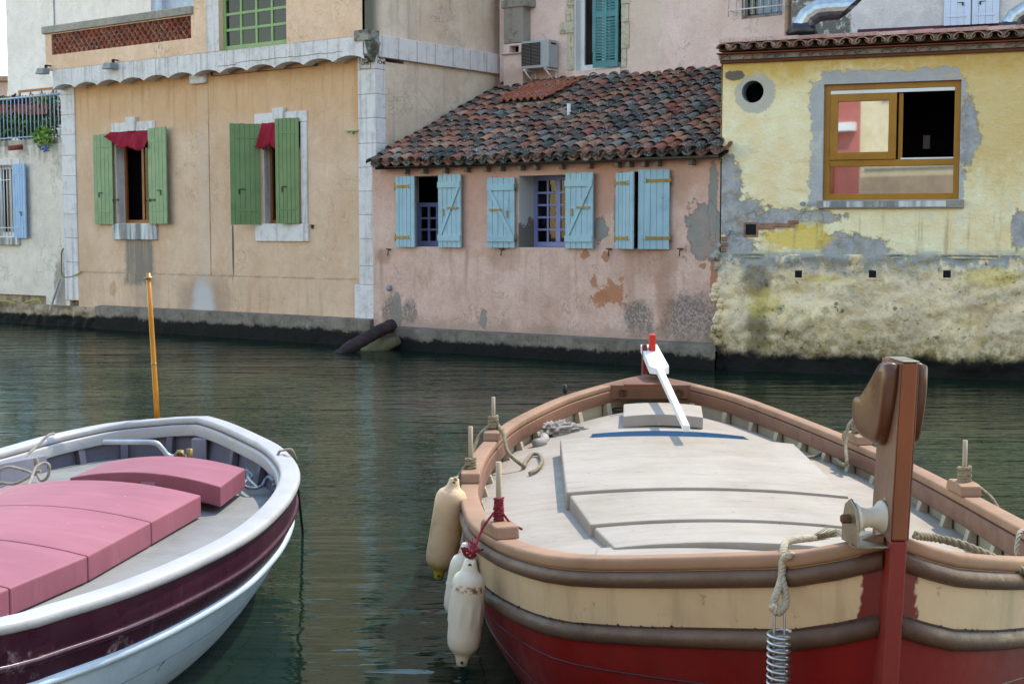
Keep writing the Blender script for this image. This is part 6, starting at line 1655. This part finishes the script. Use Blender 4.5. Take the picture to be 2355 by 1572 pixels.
ropething('mooring_rope', 'rope running from the steel spring down to the quay', [[p0 + Vector((0, 0, .02)), p0 + Vector((0, -.3, -.15)), p0 + Vector((0, -.9, -.13)), Vector((o0.x - .05, 3.0, .52))]], .0125, 'rope_light', turns=20)
# braided rope lying along the right bow rail
ropething('mooring_rope', 'braided cream rope lying along the right bow rail', [[aty(2105, 1230, 4.75), aty(2160, 1238, 4.85), aty(2215, 1252, 4.82), aty(2270, 1275, 4.80), aty(2330, 1302, 4.78), aty(2400, 1336, 4.8)]], .015, 'rope', turns=14)
ropething('mooring_rope', 'short white rope loop hanging on the inside of the right rail', [[aty(2360, 1218, 6.2), aty(2345, 1224, 6.15), aty(2340, 1245, 6.12), aty(2338, 1270, 6.1), aty(2346, 1282, 6.1)]], .010, 'rope_light', turns=14)

# ---------------------------------------------------------------- white and maroon boat (left)
def LPt(px, py, z): return atz(px, py, z)
wl_px = [(0, 1030, .63), (110, 1000, .645), (250, 972, .68), (370, 961, .71), (425, 957, .73), (478, 956, .745)]
wr_px = [(0, 1432, .64), (150, 1393, .63), (300, 1346, .63), (450, 1285, .63), (575, 1220, .632), (645, 1160, .637), (676, 1115, .643), (683, 1082, .65), (670, 1053, .66), (640, 1024, .68), (600, 1003, .70), (545, 978, .725), (510, 965, .738)]
wL = [Vector((-2.62, 3.75, .80)), Vector((-2.95, 4.3, .74)), Vector((-3.25, 5.2, .68)), Vector((-3.42, 6.2, .65)), Vector((-3.45, 7.4, .63)), Vector((-3.38, 8.3, .63))] + [LPt(*p) for p in wl_px]
wR = [Vector((-2.58, 3.75, .80)), Vector((-2.2, 4.3, .70))] + [LPt(*p) for p in wr_px] + [LPt(478, 956, .745)]
NW = 56
wP, wN = outline(wL, wR, NW)
WB_ = thing('moored_boat', 'open maroon and white boat with pink hatch covers and a white rail', 'boat', None, (-2.3, 6.9, 0))
def wpart(mb, name, mat, parent=None, **kw):
    mb.v = [v - WB_.location for v in mb.v]
    return mb.build(name, mat, parent or WB_, **kw)
MT['maroon'] = (lambda n: n.out(
    n.mix(n.mul(n.sstep(n.noise(5, 7, .7), .55, .66), n.sstep(n.xyz[1], -.9, -1.6)),
    n.mix(n.math('MULTIPLY', n.streaks(22, 1.2, .58, .75), .22), n.mix(n.sstep(n.noise(1.6, 6, .62), .4, .65), srgb(('4a1c2a', 1, 1.3, 1.2)), srgb(('3a1624', 1, 1.3, 1.2))), srgb('7a5a62')), srgb('9a7c7c')),
    n.sstep(n.noise(4, 5, .6), .3, .7, .22, .42), n.bump(n.noise(5, 6), .006, .4)))(NT('maroon_gloss_paint', .3, .45))
MT['white_hull'] = paint('grey_white_hull_paint', ('828688', 2.6, 2.7, 2.8), .4, .1, None, (6, .64), '74756f', .4)
MT['white_rail'] = paint('white_rail_paint', 'aba6a5', .42, .07, None, (15, .70), '766b62', .4)
MT['pink_hatch'] = (lambda n: n.out(
    n.mix(n.sstep(n.noise(18, 3, .5, n.mapv((1, 2.4, 1))), .755, .765), n.mix(n.sstep(n.noise(1, 5, .6, n.mapv((3, 12, 3))), .45, .75, 0, .4), n.mix(n.sstep(n.noise(1.2, 5, .6), .4, .65), srgb(('88424f', 1.25, 1.7, 1.5)), srgb(('7d3b48', 1.25, 1.7, 1.5))), srgb(('955662', 1.25, 1.45, 1.4))), srgb('b89ca0')),
    None, n.bump(n.noise(1, 5, .6, n.mapv((4, 20, 4))), .003, .5)))(NT('faded_pink_hatch_paint', .55, .3))
MT['pink_side'] = paint('faded_maroon_hatch_edge', 'a24a60', .55, .1, (10, 3, 10))
MT['grey_deck'] = paint('grey_deck_paint', ('73716f', 1.35, 1.35, 1.3), .7, .14, (6, 18, 6), (7, .64), '928b7c', .25)
MT['violet_inner'] = paint('dark_violet_grey_paint', '5f5a66', .6, .1, None, (8, .70), '857d80')
cxw = lambda y: -2.3
up = hull_levels(wP, cxw, 6.9, [('r', .03, 0, 0), ('r', .10, .0, 0), ('r', .17, .008, .002), ('r', .26, .03, .006)])
m = MB(); m.grid(up); o = wpart(m, 'topsides', MT['maroon'], fix=False); weld(o)
lo = hull_levels(wP, cxw, 6.9, [('r', .26, .03, .006), ('r', .34, .06, .012), ('a', .17, .13, .025), ('a', .05, .21, .04), ('a', -.10, .36, .06), ('a', -.3, .9, .1)])
m = MB(); m.grid(lo); o = wpart(m, 'hull', MT['white_hull'], fix=False); weld(o)
rows = hull_levels(wP, cxw, 6.9, [('r', .165, .006, .001), ('r', .265, .03, .006)])
m = MB(); sweep(m, rows[0], wN, [(.0, .012), (-.012, .010), (-.014, -.008), (-.002, -.016), (.01, -.01), (.01, .01)], True, True); wpart(m, 'rubbing_strake', MT['maroon'], fix=False)
m = MB(); sweep(m, rows[1], wN, halfround(.004, 0, .022, 6) + [(.015, .022), (.015, -.022)], True, True); wpart(m, 'rubbing_strake', MT['white_hull'], fix=False)
m = MB()
for (i, f) in ((1, .6), (2, .6)): m.tube(lerp_rows(lo[i], lo[i + 1], f), .003, 4, smooth=False)
wpart(m, 'plank_seam', simple('grey_seam', '777c80', .7))
m = MB(); sweep(m, wP, wN, rprof(-.018, .094, -.045, .0, .018), True, True); wpart(m, 'rail', MT['white_rail'])
m = MB(); sweep(m, wP, wN, rprof(.070, .112, -.125, -.0465, .01), True, True); wpart(m, 'inner_rail', MT['white_rail'])
m = MB(); sweep(m, wP, wN, [(.06, -.05), (.072, -.2), (.085, -.27)], False); wpart(m, 'bulwark', MT['violet_inner'], fix=False)
wdz = .43
LW = [wP[k] + wN[k] * .085 for k in range(NW)]; RW = [wP[len(wP) - 1 - k] + wN[len(wP) - 1 - k] * .085 for k in range(NW)]
def wdeck(k, f):
    a, b = LW[k], RW[k]; p = a.lerp(b, f); return Vector((p.x, p.y, wdz + .3 * max(0, (a.z + b.z) / 2 - .66) + .03 * (1 - (2 * f - 1) ** 2)))
m = MB(); m.grid([[wdeck(k, j / 14) for j in range(15)] for k in range(1, NW - 1)]); wpart(m, 'deck', MT['grey_deck'], fix=False)
for side in (0, 1):
    d = last = 0
    for k in range(3, NW - 1):
        kk = k if side == 0 else len(wP) - 1 - k
        p = wP[kk]; nn = wN[kk].normalized(); tt = Vector((-nn.y, nn.x, 0)); d += (wP[kk] - wP[kk + (1 if side else -1)]).length
        if d - last < .36: continue
        last = d
        Mx = Matrix(((tt.x, nn.x, 0, p.x), (tt.y, nn.y, 0, p.y), (0, 0, 1, 0), (0, 0, 0, 1))); zb_ = wdz - .03
        m = MB(); m.add([Mx @ Vector(v) for v in ((-.025, .075, p.z - .126), (.025, .075, p.z - .126), (.025, .110, p.z - .126), (-.025, .110, p.z - .126), (-.025, .08, zb_), (.025, .08, zb_), (.025, .14, zb_), (-.025, .14, zb_))], [(0, 1, 2, 3), (4, 7, 6, 5), (0, 4, 5, 1), (1, 5, 6, 2), (2, 6, 7, 3), (3, 7, 4, 0)])
        wpart(m, 'rib', MT['violet_inner'], bev=.003)
# stern post inside
p = wP[NW - 1]; q = p + Vector((-.02, -.17, 0)); m = MB(); m.box(q.x - .05, q.x + .05, q.y - .03, q.y + .06, wdz - .02, p.z - .13); wpart(m, 'stern_post', paint('violet_grey_post', '8a8590', .6), bev=.005)
def wslab(c, zt, cam_, th, name='hatch_cover', nx=14):
    m = MB(); slab(m, c[0], c[1], c[2], c[3], zt, cam_, th, nx); o = wpart(m, name, MT['pink_hatch']); weld(o)
    b = o.modifiers.new('bevel', 'BEVEL'); b.width = .007; b.segments = 2; b.limit_method = 'ANGLE'; b.angle_limit = R(40)
    return o
zh = .575
A0 = atz(463, 1138, zh); A1 = atz(348, 1200, zh); A2 = atz(202, 1278, zh); A3 = atz(22, 1352, zh); A4 = A3 + (A3 - A2) * .9
# the covers' left edges lie beyond the frame's middle: mirrored about the keel line
def left_of(p, w): return Vector((p.x - w, p.y + .10, p.z))
Ls = [left_of(A0, 1.22), left_of(A1, 1.22), left_of(A2, 1.20), left_of(A3, 1.12), left_of(A4, 1.0)]
Rs = [A0, A1, A2, A3, A4]
for k in range(4):
    g = .006
    a = Rs[k + 1].lerp(Rs[k], g); b = Rs[k].lerp(Rs[k + 1], g); c = Ls[k].lerp(Ls[k + 1], g); d = Ls[k + 1].lerp(Ls[k], g)
    wslab([d, a, b, c], zh - .0, .075, .115)
wslab([atz(160, 1098, .60), atz(507, 1119, .60), atz(564, 1077, .60), atz(245, 1062, .60)], .60, .055, .115)
m = MB(); a = atz(340, 1107, .60); m.box(a.x - .03, a.x + .05, a.y - .04, a.y - .01, .58, .605); wpart(m, 'hasp', MT['steel'])
# steel tiller bent over its stub
ty = 9.15
m = MB(); m.tube(spline([aty(238, 1016, ty), aty(300, 1016, ty), aty(345, 1016, ty), aty(362, 1020, ty), aty(376, 1034, ty), aty(386, 1046, ty), aty(400, 1050, ty), aty(432, 1050, ty)], 50), .017, 12); wpart(m, 'tiller', MT['steel'])
a = aty(415, 1049, ty); m = MB(); m.tube([a + Vector((.03 * math.cos(t * math.pi / 10), -.03, .03 * math.sin(t * math.pi / 10))) for t in range(21)], .010, 8); m.lathe([(.025, -.04), (.025, .04)], 12, Matrix.Translation(a)); m.lathe([(.02, -.09), (.022, .05)], 10, Matrix.Translation(a + Vector((.06, 0, 0)))); wpart(m, 'tiller_fitting', MT['brass'])
# through-hull outlets
for (px, py, Y_, s_) in ((440, 1492, 5.3, .045), (465, 1478, 5.42, .022), (508, 1445, 5.65, .024)):
    a = aty(px, py, Y_); kk = min(range(NW, len(wP)), key=lambda k: abs(lo[2][k].y - Y_)); nn = -wN[kk].normalized()
    q = lo[2][kk] + Vector((0, 0, a.z - lo[2][kk].z)); rot = nn.to_track_quat('Z', 'Y').to_matrix().to_4x4()
    m = MB(); m.lathe([(s_, -.08), (s_, .02), (s_ * .9, .035), (s_ * .55, .036), (s_ * .5, .0)], 6 if s_ > .03 else 12, Matrix.Translation(q) @ rot, smooth=False); wpart(m, 'outlet', MT['white_hull'])
# grey board with a cleat on the far side
m = MB(); k = min(range(NW), key=lambda k: abs(wP[k].y - 8.5)); 
a = aty(0, 1090, 8.25); b = aty(108, 1063, 8.75); m.add([a + Vector((0, 0, .06)), b + Vector((0, 0, .045)), b - Vector((0, 0, .055)), a - Vector((0, 0, .07)), a + Vector((-.05, .04, .06)), b + Vector((-.05, .04, .045)), b + Vector((-.05, .04, -.055)), a + Vector((-.05, .04, -.07))], [(0, 1, 2, 3), (7, 6, 5, 4), (0, 4, 5, 1), (1, 5, 6, 2), (2, 6, 7, 3), (3, 7, 4, 0)]); wpart(m, 'side_board', paint('lilac_grey_board', '75737e', .6), bev=.004)
# ropes in the maroon boat
MT['rope_line'] = simple('dirty_white_line', '9a8e82', .85, .15, 0, .15, 30)
MT['rope_blue'] = simple('faded_blue_line', '7d8589', .85, .15, 0, .15, 30)
yl = 8.3
ropething('mooring_line', 'dirty white line hanging over the far rail and coiled on the pink cover', [[aty(124, 997, 9.05), aty(112, 1000, 9.0), aty(80, 1030, 8.9), aty(40, 1062, 8.7), aty(8, 1078, 8.4), aty(-12, 1090, 8.3)],
   [aty(-10, 1085, 8.2), aty(20, 1073, 8.2), aty(60, 1082, 8.25), aty(82, 1090, 8.2), aty(86, 1062, 8.2), aty(80, 1054, 8.2), aty(84, 1085, 8.2), aty(95, 1105, 8.15), aty(110, 1095, 8.15), aty(113, 1070, 8.15), aty(100, 1064, 8.15), aty(82, 1075, 8.1), aty(72, 1100, 8.0), aty(62, 1120, 7.8), atz(45, 1130, .62), atz(20, 1140, .61), atz(-15, 1150, .61)],
   [atz(48, 1127, .625), atz(15, 1132, .62), atz(-12, 1142, .615)], [aty(-10, 1108, 8.1), aty(30, 1112, 8.1), aty(60, 1100, 8.1), aty(80, 1086, 8.1), aty(94, 1082, 8.1)]], .0088, 'rope_line', laid=False)
ropething('mooring_line', 'faded blue and white line tangled on the right side of the stern', [[atz(566, 1080, .52), atz(580, 1095, .50), atz(560, 1112, .49), atz(575, 1122, .49), atz(600, 1118, .49), atz(612, 1100, .52), atz(620, 1097, .55), atz(630, 1105, .55), atz(636, 1092, .56), atz(628, 1120, .52)], [atz(570, 1088, .50), atz(572, 1102, .5), atz(590, 1120, .49)], [atz(640, 1085, .56), atz(630, 1100, .55), atz(638, 1115, .53), atz(630, 1128, .5)]], .010, 'rope_blue', laid=False)
rl_pts = [LPt(671, 1034, .69) + Vector((.02, .02, -.06)), LPt(671, 1034, .70), LPt(655, 1034, .69), LPt(641, 1040, .68), LPt(638, 1046, .64) + Vector((0, -.05, -.06))]
ropething('mooring_line', 'thin line looped round the white rail at the stern quarter', [rl_pts], .008, 'rope_line', laid=False)
a = LPt(683, 1106, .58) ; b = atz(696, 1221, 0.0)
m = MB(); m.tube([a, b, b + Vector((0.02, 0, -.5))], .009, 8); tag(m.build('stern_line', MT['iron'], None), 'thin dark line dropping from the white rail into the water', 'line')
# varnished pole standing at the far rail
a = LPt(360, 962, .70); Yp = a.y + .03; b = aty(341, 628, Yp)
t = thing('varnished_pole', 'orange varnished pole standing at the far rail of the maroon boat', 'pole', None, Vector((a.x, Yp, a.z - .05)))
MT['pole'] = paint('orange_varnish', 'c4801f', .3, .15, (20, 20, 1), None, '', .5)
d = b - Vector((a.x, Yp, a.z - .05)); m = MB(); m.tube([d * f for f in (0, .25, .5, .75, 1)], [.019, .0185, .0175, .0165, .0155], 14); m.build('shaft', MT['pole'], t)
m = MB(); m.tube([d * .965, d * .975], [.032, .03], 14); m.build('ring', MT['dull_steel'], t); m = MB(); m.tube([d * .40, d * .41], .021, 14); m.build('ring', MT['dull_steel'], t)
m = MB(); m.tube([d * .0, d * .045], .024, 14); m.lathe([(.05, -.02), (.05, .03), (.028, .05)], 14); m.build('socket', MT['rust'], t)
# ================================================================ water, ground, far bank, light
def water():
    n = NT('canal_water', .04, .5)
    n.b.inputs['IOR'].default_value = 1.33
    v = n.mapv((1, 1, 1))
    big = n.noise(1.6, 3, .5, n.mapv((.34, 1.5, 1)), .3)
    mid = n.noise(5.5, 3, .5, n.mapv((.36, 1.7, 1)), .25)
    fine = n.noise(17, 2, .5, n.mapv((.5, 1.6, 1)))
    patch = n.sstep(n.noise(.35, 3, .5), .35, .65, .35, 1.0)
    # the sheltered near side is smoother than mid-channel
    far = n.sstep(n.xyz[1], 5.0, 11.0, .3, 1.0)
    amp = n.mul(patch, far)
    h = n.math('ADD', n.math('MULTIPLY', big, .030), n.mul(amp, n.math('ADD', n.math('MULTIPLY', mid, .020), n.math('MULTIPLY', fine, .004))))
    col = n.mix(n.sstep(n.noise(.5, 4, .6), .35, .65), srgb('10201a'), srgb('142418'))
    nb = n.bump(h, 1.0, 1.0); t = n.t
    n.b.inputs['Specular IOR Level'].default_value = 0; n.put(n.b.inputs['Normal'], nb); n.put(n.b.inputs['Base Color'], col); n.b.inputs['Roughness'].default_value = 1
    gl = n.nd('ShaderNodeBsdfGlossy'); gl.inputs['Roughness'].default_value = .025; gl.inputs['Color'].default_value = (.93, .97, .90, 1); n.put(gl.inputs['Normal'], nb)
    fr = n.nd('ShaderNodeFresnel'); fr.inputs['IOR'].default_value = 1.33; n.put(fr.inputs['Normal'], nb)
    mx = n.nd('ShaderNodeMixShader'); n.put(mx.inputs[0], n.math('MULTIPLY', fr.outputs[0], .74)); t.links.new(n.b.outputs[0], mx.inputs[1]); t.links.new(gl.outputs[0], mx.inputs[2])
    t.links.new(mx.outputs[0], [x for x in t.nodes if x.type == 'OUTPUT_MATERIAL'][0].inputs['Surface'])
    return n.m
m = MB(); m.quad((-220, -6, 0), (220, -6, 0), (220, 220, 0), (-220, 220, 0))
w_ = m.build('water', water(), None, fix=False); w_.data.transform(Matrix.Translation(w_.location)); w_.location = (0, 0, 0); tag(w_, kind='structure')
MT['paving'] = (lambda n: n.out(n.mix(n.noise(3, 6, .6), srgb('9a938a'), srgb('aaa398')), None, n.bump(n.noise(20, 5), .02, .6)))(NT('quay_paving', .9, .2))
m = MB(); m.box(-60, 60, -12, 3.15, -1.5, .5); tag(m.build('quay', MT['paving'], None), kind='structure')
m = MB(); m.quad((-400, 26, -.25), (400, 26, -.25), (400, 700, -.25), (-400, 700, -.25)); m.quad((-400, -700, -.3), (400, -700, -.3), (400, -6, -.3), (-400, -6, -.3)); tag(m.build('ground', simple('earth', '6f6656', .95), None, fix=False), kind='structure')
# houses on the camera's own bank: they throw daylight back and show in the panes
def bank_house(x0, x1, h, c1, c2, label, wcol, clear=None):
    global BH
    t = BH = thing('quayside_house', label, 'house', Matrix.Translation(((x0 + x1) / 2, -8.5, .5)))
    w = (x1 - x0) / 2; holes = []
    n_ = max(1, int((x1 - x0) / 2.6))
    for k in range(n_):
        for f in range(int((h - 1) / 2.9)):
            cx = -w + (k + .5) * 2 * w / n_
            if clear and clear[0] < (x0 + x1) / 2 - cx < clear[1]: continue
            holes.append((cx - .5, cx + .5, .9 + 2.9 * f, 2.4 + 2.9 * f))
    Mr = Matrix.Rotation(math.pi, 4, 'Z')
    m = MB(); sheet(m, -w, w, 0, h, 0, holes, .25); m.v = [Mr @ v for v in m.v]; m.build('wall', plaster('bank_' + c1, c1, c2, '857a6b'), t, fix=False)
    m = MB(); m.box(-w, w, -6, -.4, 0, h); m.build('body', MT['dark'], t)
    m = MB(); m.box(-w - .1, w + .1, -6.2, .35, h, h + .2); m.build('roof', MT['clay_tile'], t)
    for hh in holes:
        wv = MB(); wv.box(-hh[1], -hh[0], -.25, -.2, hh[2], hh[3]); o = wv.build('window', MT['blue_glass'], t)
        for (a, b) in ((-hh[1] - .5, -hh[1]), (-hh[0], -hh[0] + .5)):
            s = MB(); s.box(a, b, .01, .05, hh[2], hh[3]); s.build('shutter', MT[wcol], t)
def band(t, x0, x1, z0, z1, d, mat, name):
    m = MB(); cx = t.location.x; m.box(x0 - cx, x1 - cx, .004, d, z0 - .5, z1 - .5); m.build(name, mat, t)
bank_house(-34, -22, 8, 'd9c9ae', 'd1c0a2', 'ochre quayside house far to the left behind the camera', 'green_paint')
bank_house(-22, -10.6, 9, 'b96a62', 'ac5e58', 'brick red quayside house behind the camera', 'white_paint', (-15, 0))
band(BH, -13, -10.75, 5.55, 5.85, .35, MT['white_paint'], 'balcony_slab'); band(BH, -11.75, -11.62, .5, 9, .1, MT['brown_wood'], 'downpipe'); band(BH, -12.05, -11.98, .5, 9, .06, MT['brown_wood'], 'downpipe')
bank_house(-10.6, -1, 9.5, 'dccdac', 'd5c5a0', 'cream quayside house with blue shutters behind the camera', 'sky_paint', (-12, -7.2))
band(BH, -9.75, -9.25, 6.55, 7.6, .06, MT['sky_paint'], 'shutter'); band(BH, -10.4, -1.2, 4.15, 4.2, .05, MT['pipe_grey'], 'cable')
band(BH, -10.6, -1, .5, 3.9, .06, plaster('bank_plinth', 'b8a288', 'a8927a', '857a6b'), 'plinth')
bank_house(-1, 10, 8, 'd8b596', 'cfab8b', 'apricot quayside house behind the camera', 'teal_paint')
bank_house(10, 24, 9, 'd6cfc2', 'cdc6b8', 'pale quayside house to the right behind the camera', 'lavender')
# light
SUN = Vector((.43, .46, .86)).normalized()
el = math.asin(SUN.z); az = math.atan2(SUN.x, SUN.y)
ld = bpy.data.lights.new('sun', 'SUN'); ld.energy = 2.0; ld.angle = R(.53); ld.color = (1, .91, .78)
lo_ = bpy.data.objects.new('sun', ld); COL.objects.link(lo_); lo_.rotation_euler = (-SUN).to_track_quat('-Z', 'Y').to_euler(); lo_.location = (5, 5, 20)
wd_ = bpy.data.worlds.new('World'); SC.world = wd_; wd_.use_nodes = True
nt = wd_.node_tree; bg = nt.nodes['Background']; sk = nt.nodes.new('ShaderNodeTexSky'); sk.sky_type = 'NISHITA'; sk.sun_disc = False
sk.sun_elevation = el; sk.sun_rotation = az; sk.dust_density = 0.0; sk.ozone_density = .6; sk.air_density = 1.9
nt.links.new(sk.outputs[0], bg.inputs[0]); bg.inputs[1].default_value = .15
SC.view_settings.view_transform = 'Standard'; SC.view_settings.look = 'None'; SC.view_settings.gamma = 1; SC.view_settings.exposure = 1.42
SC.cycles.max_bounces = 8; SC.cycles.use_denoising = True; SC.cycles.denoising_prefilter = 'ACCURATE'; SC.cycles.sample_clamp_indirect = 4.0; SC.cycles.blur_glossy = .5
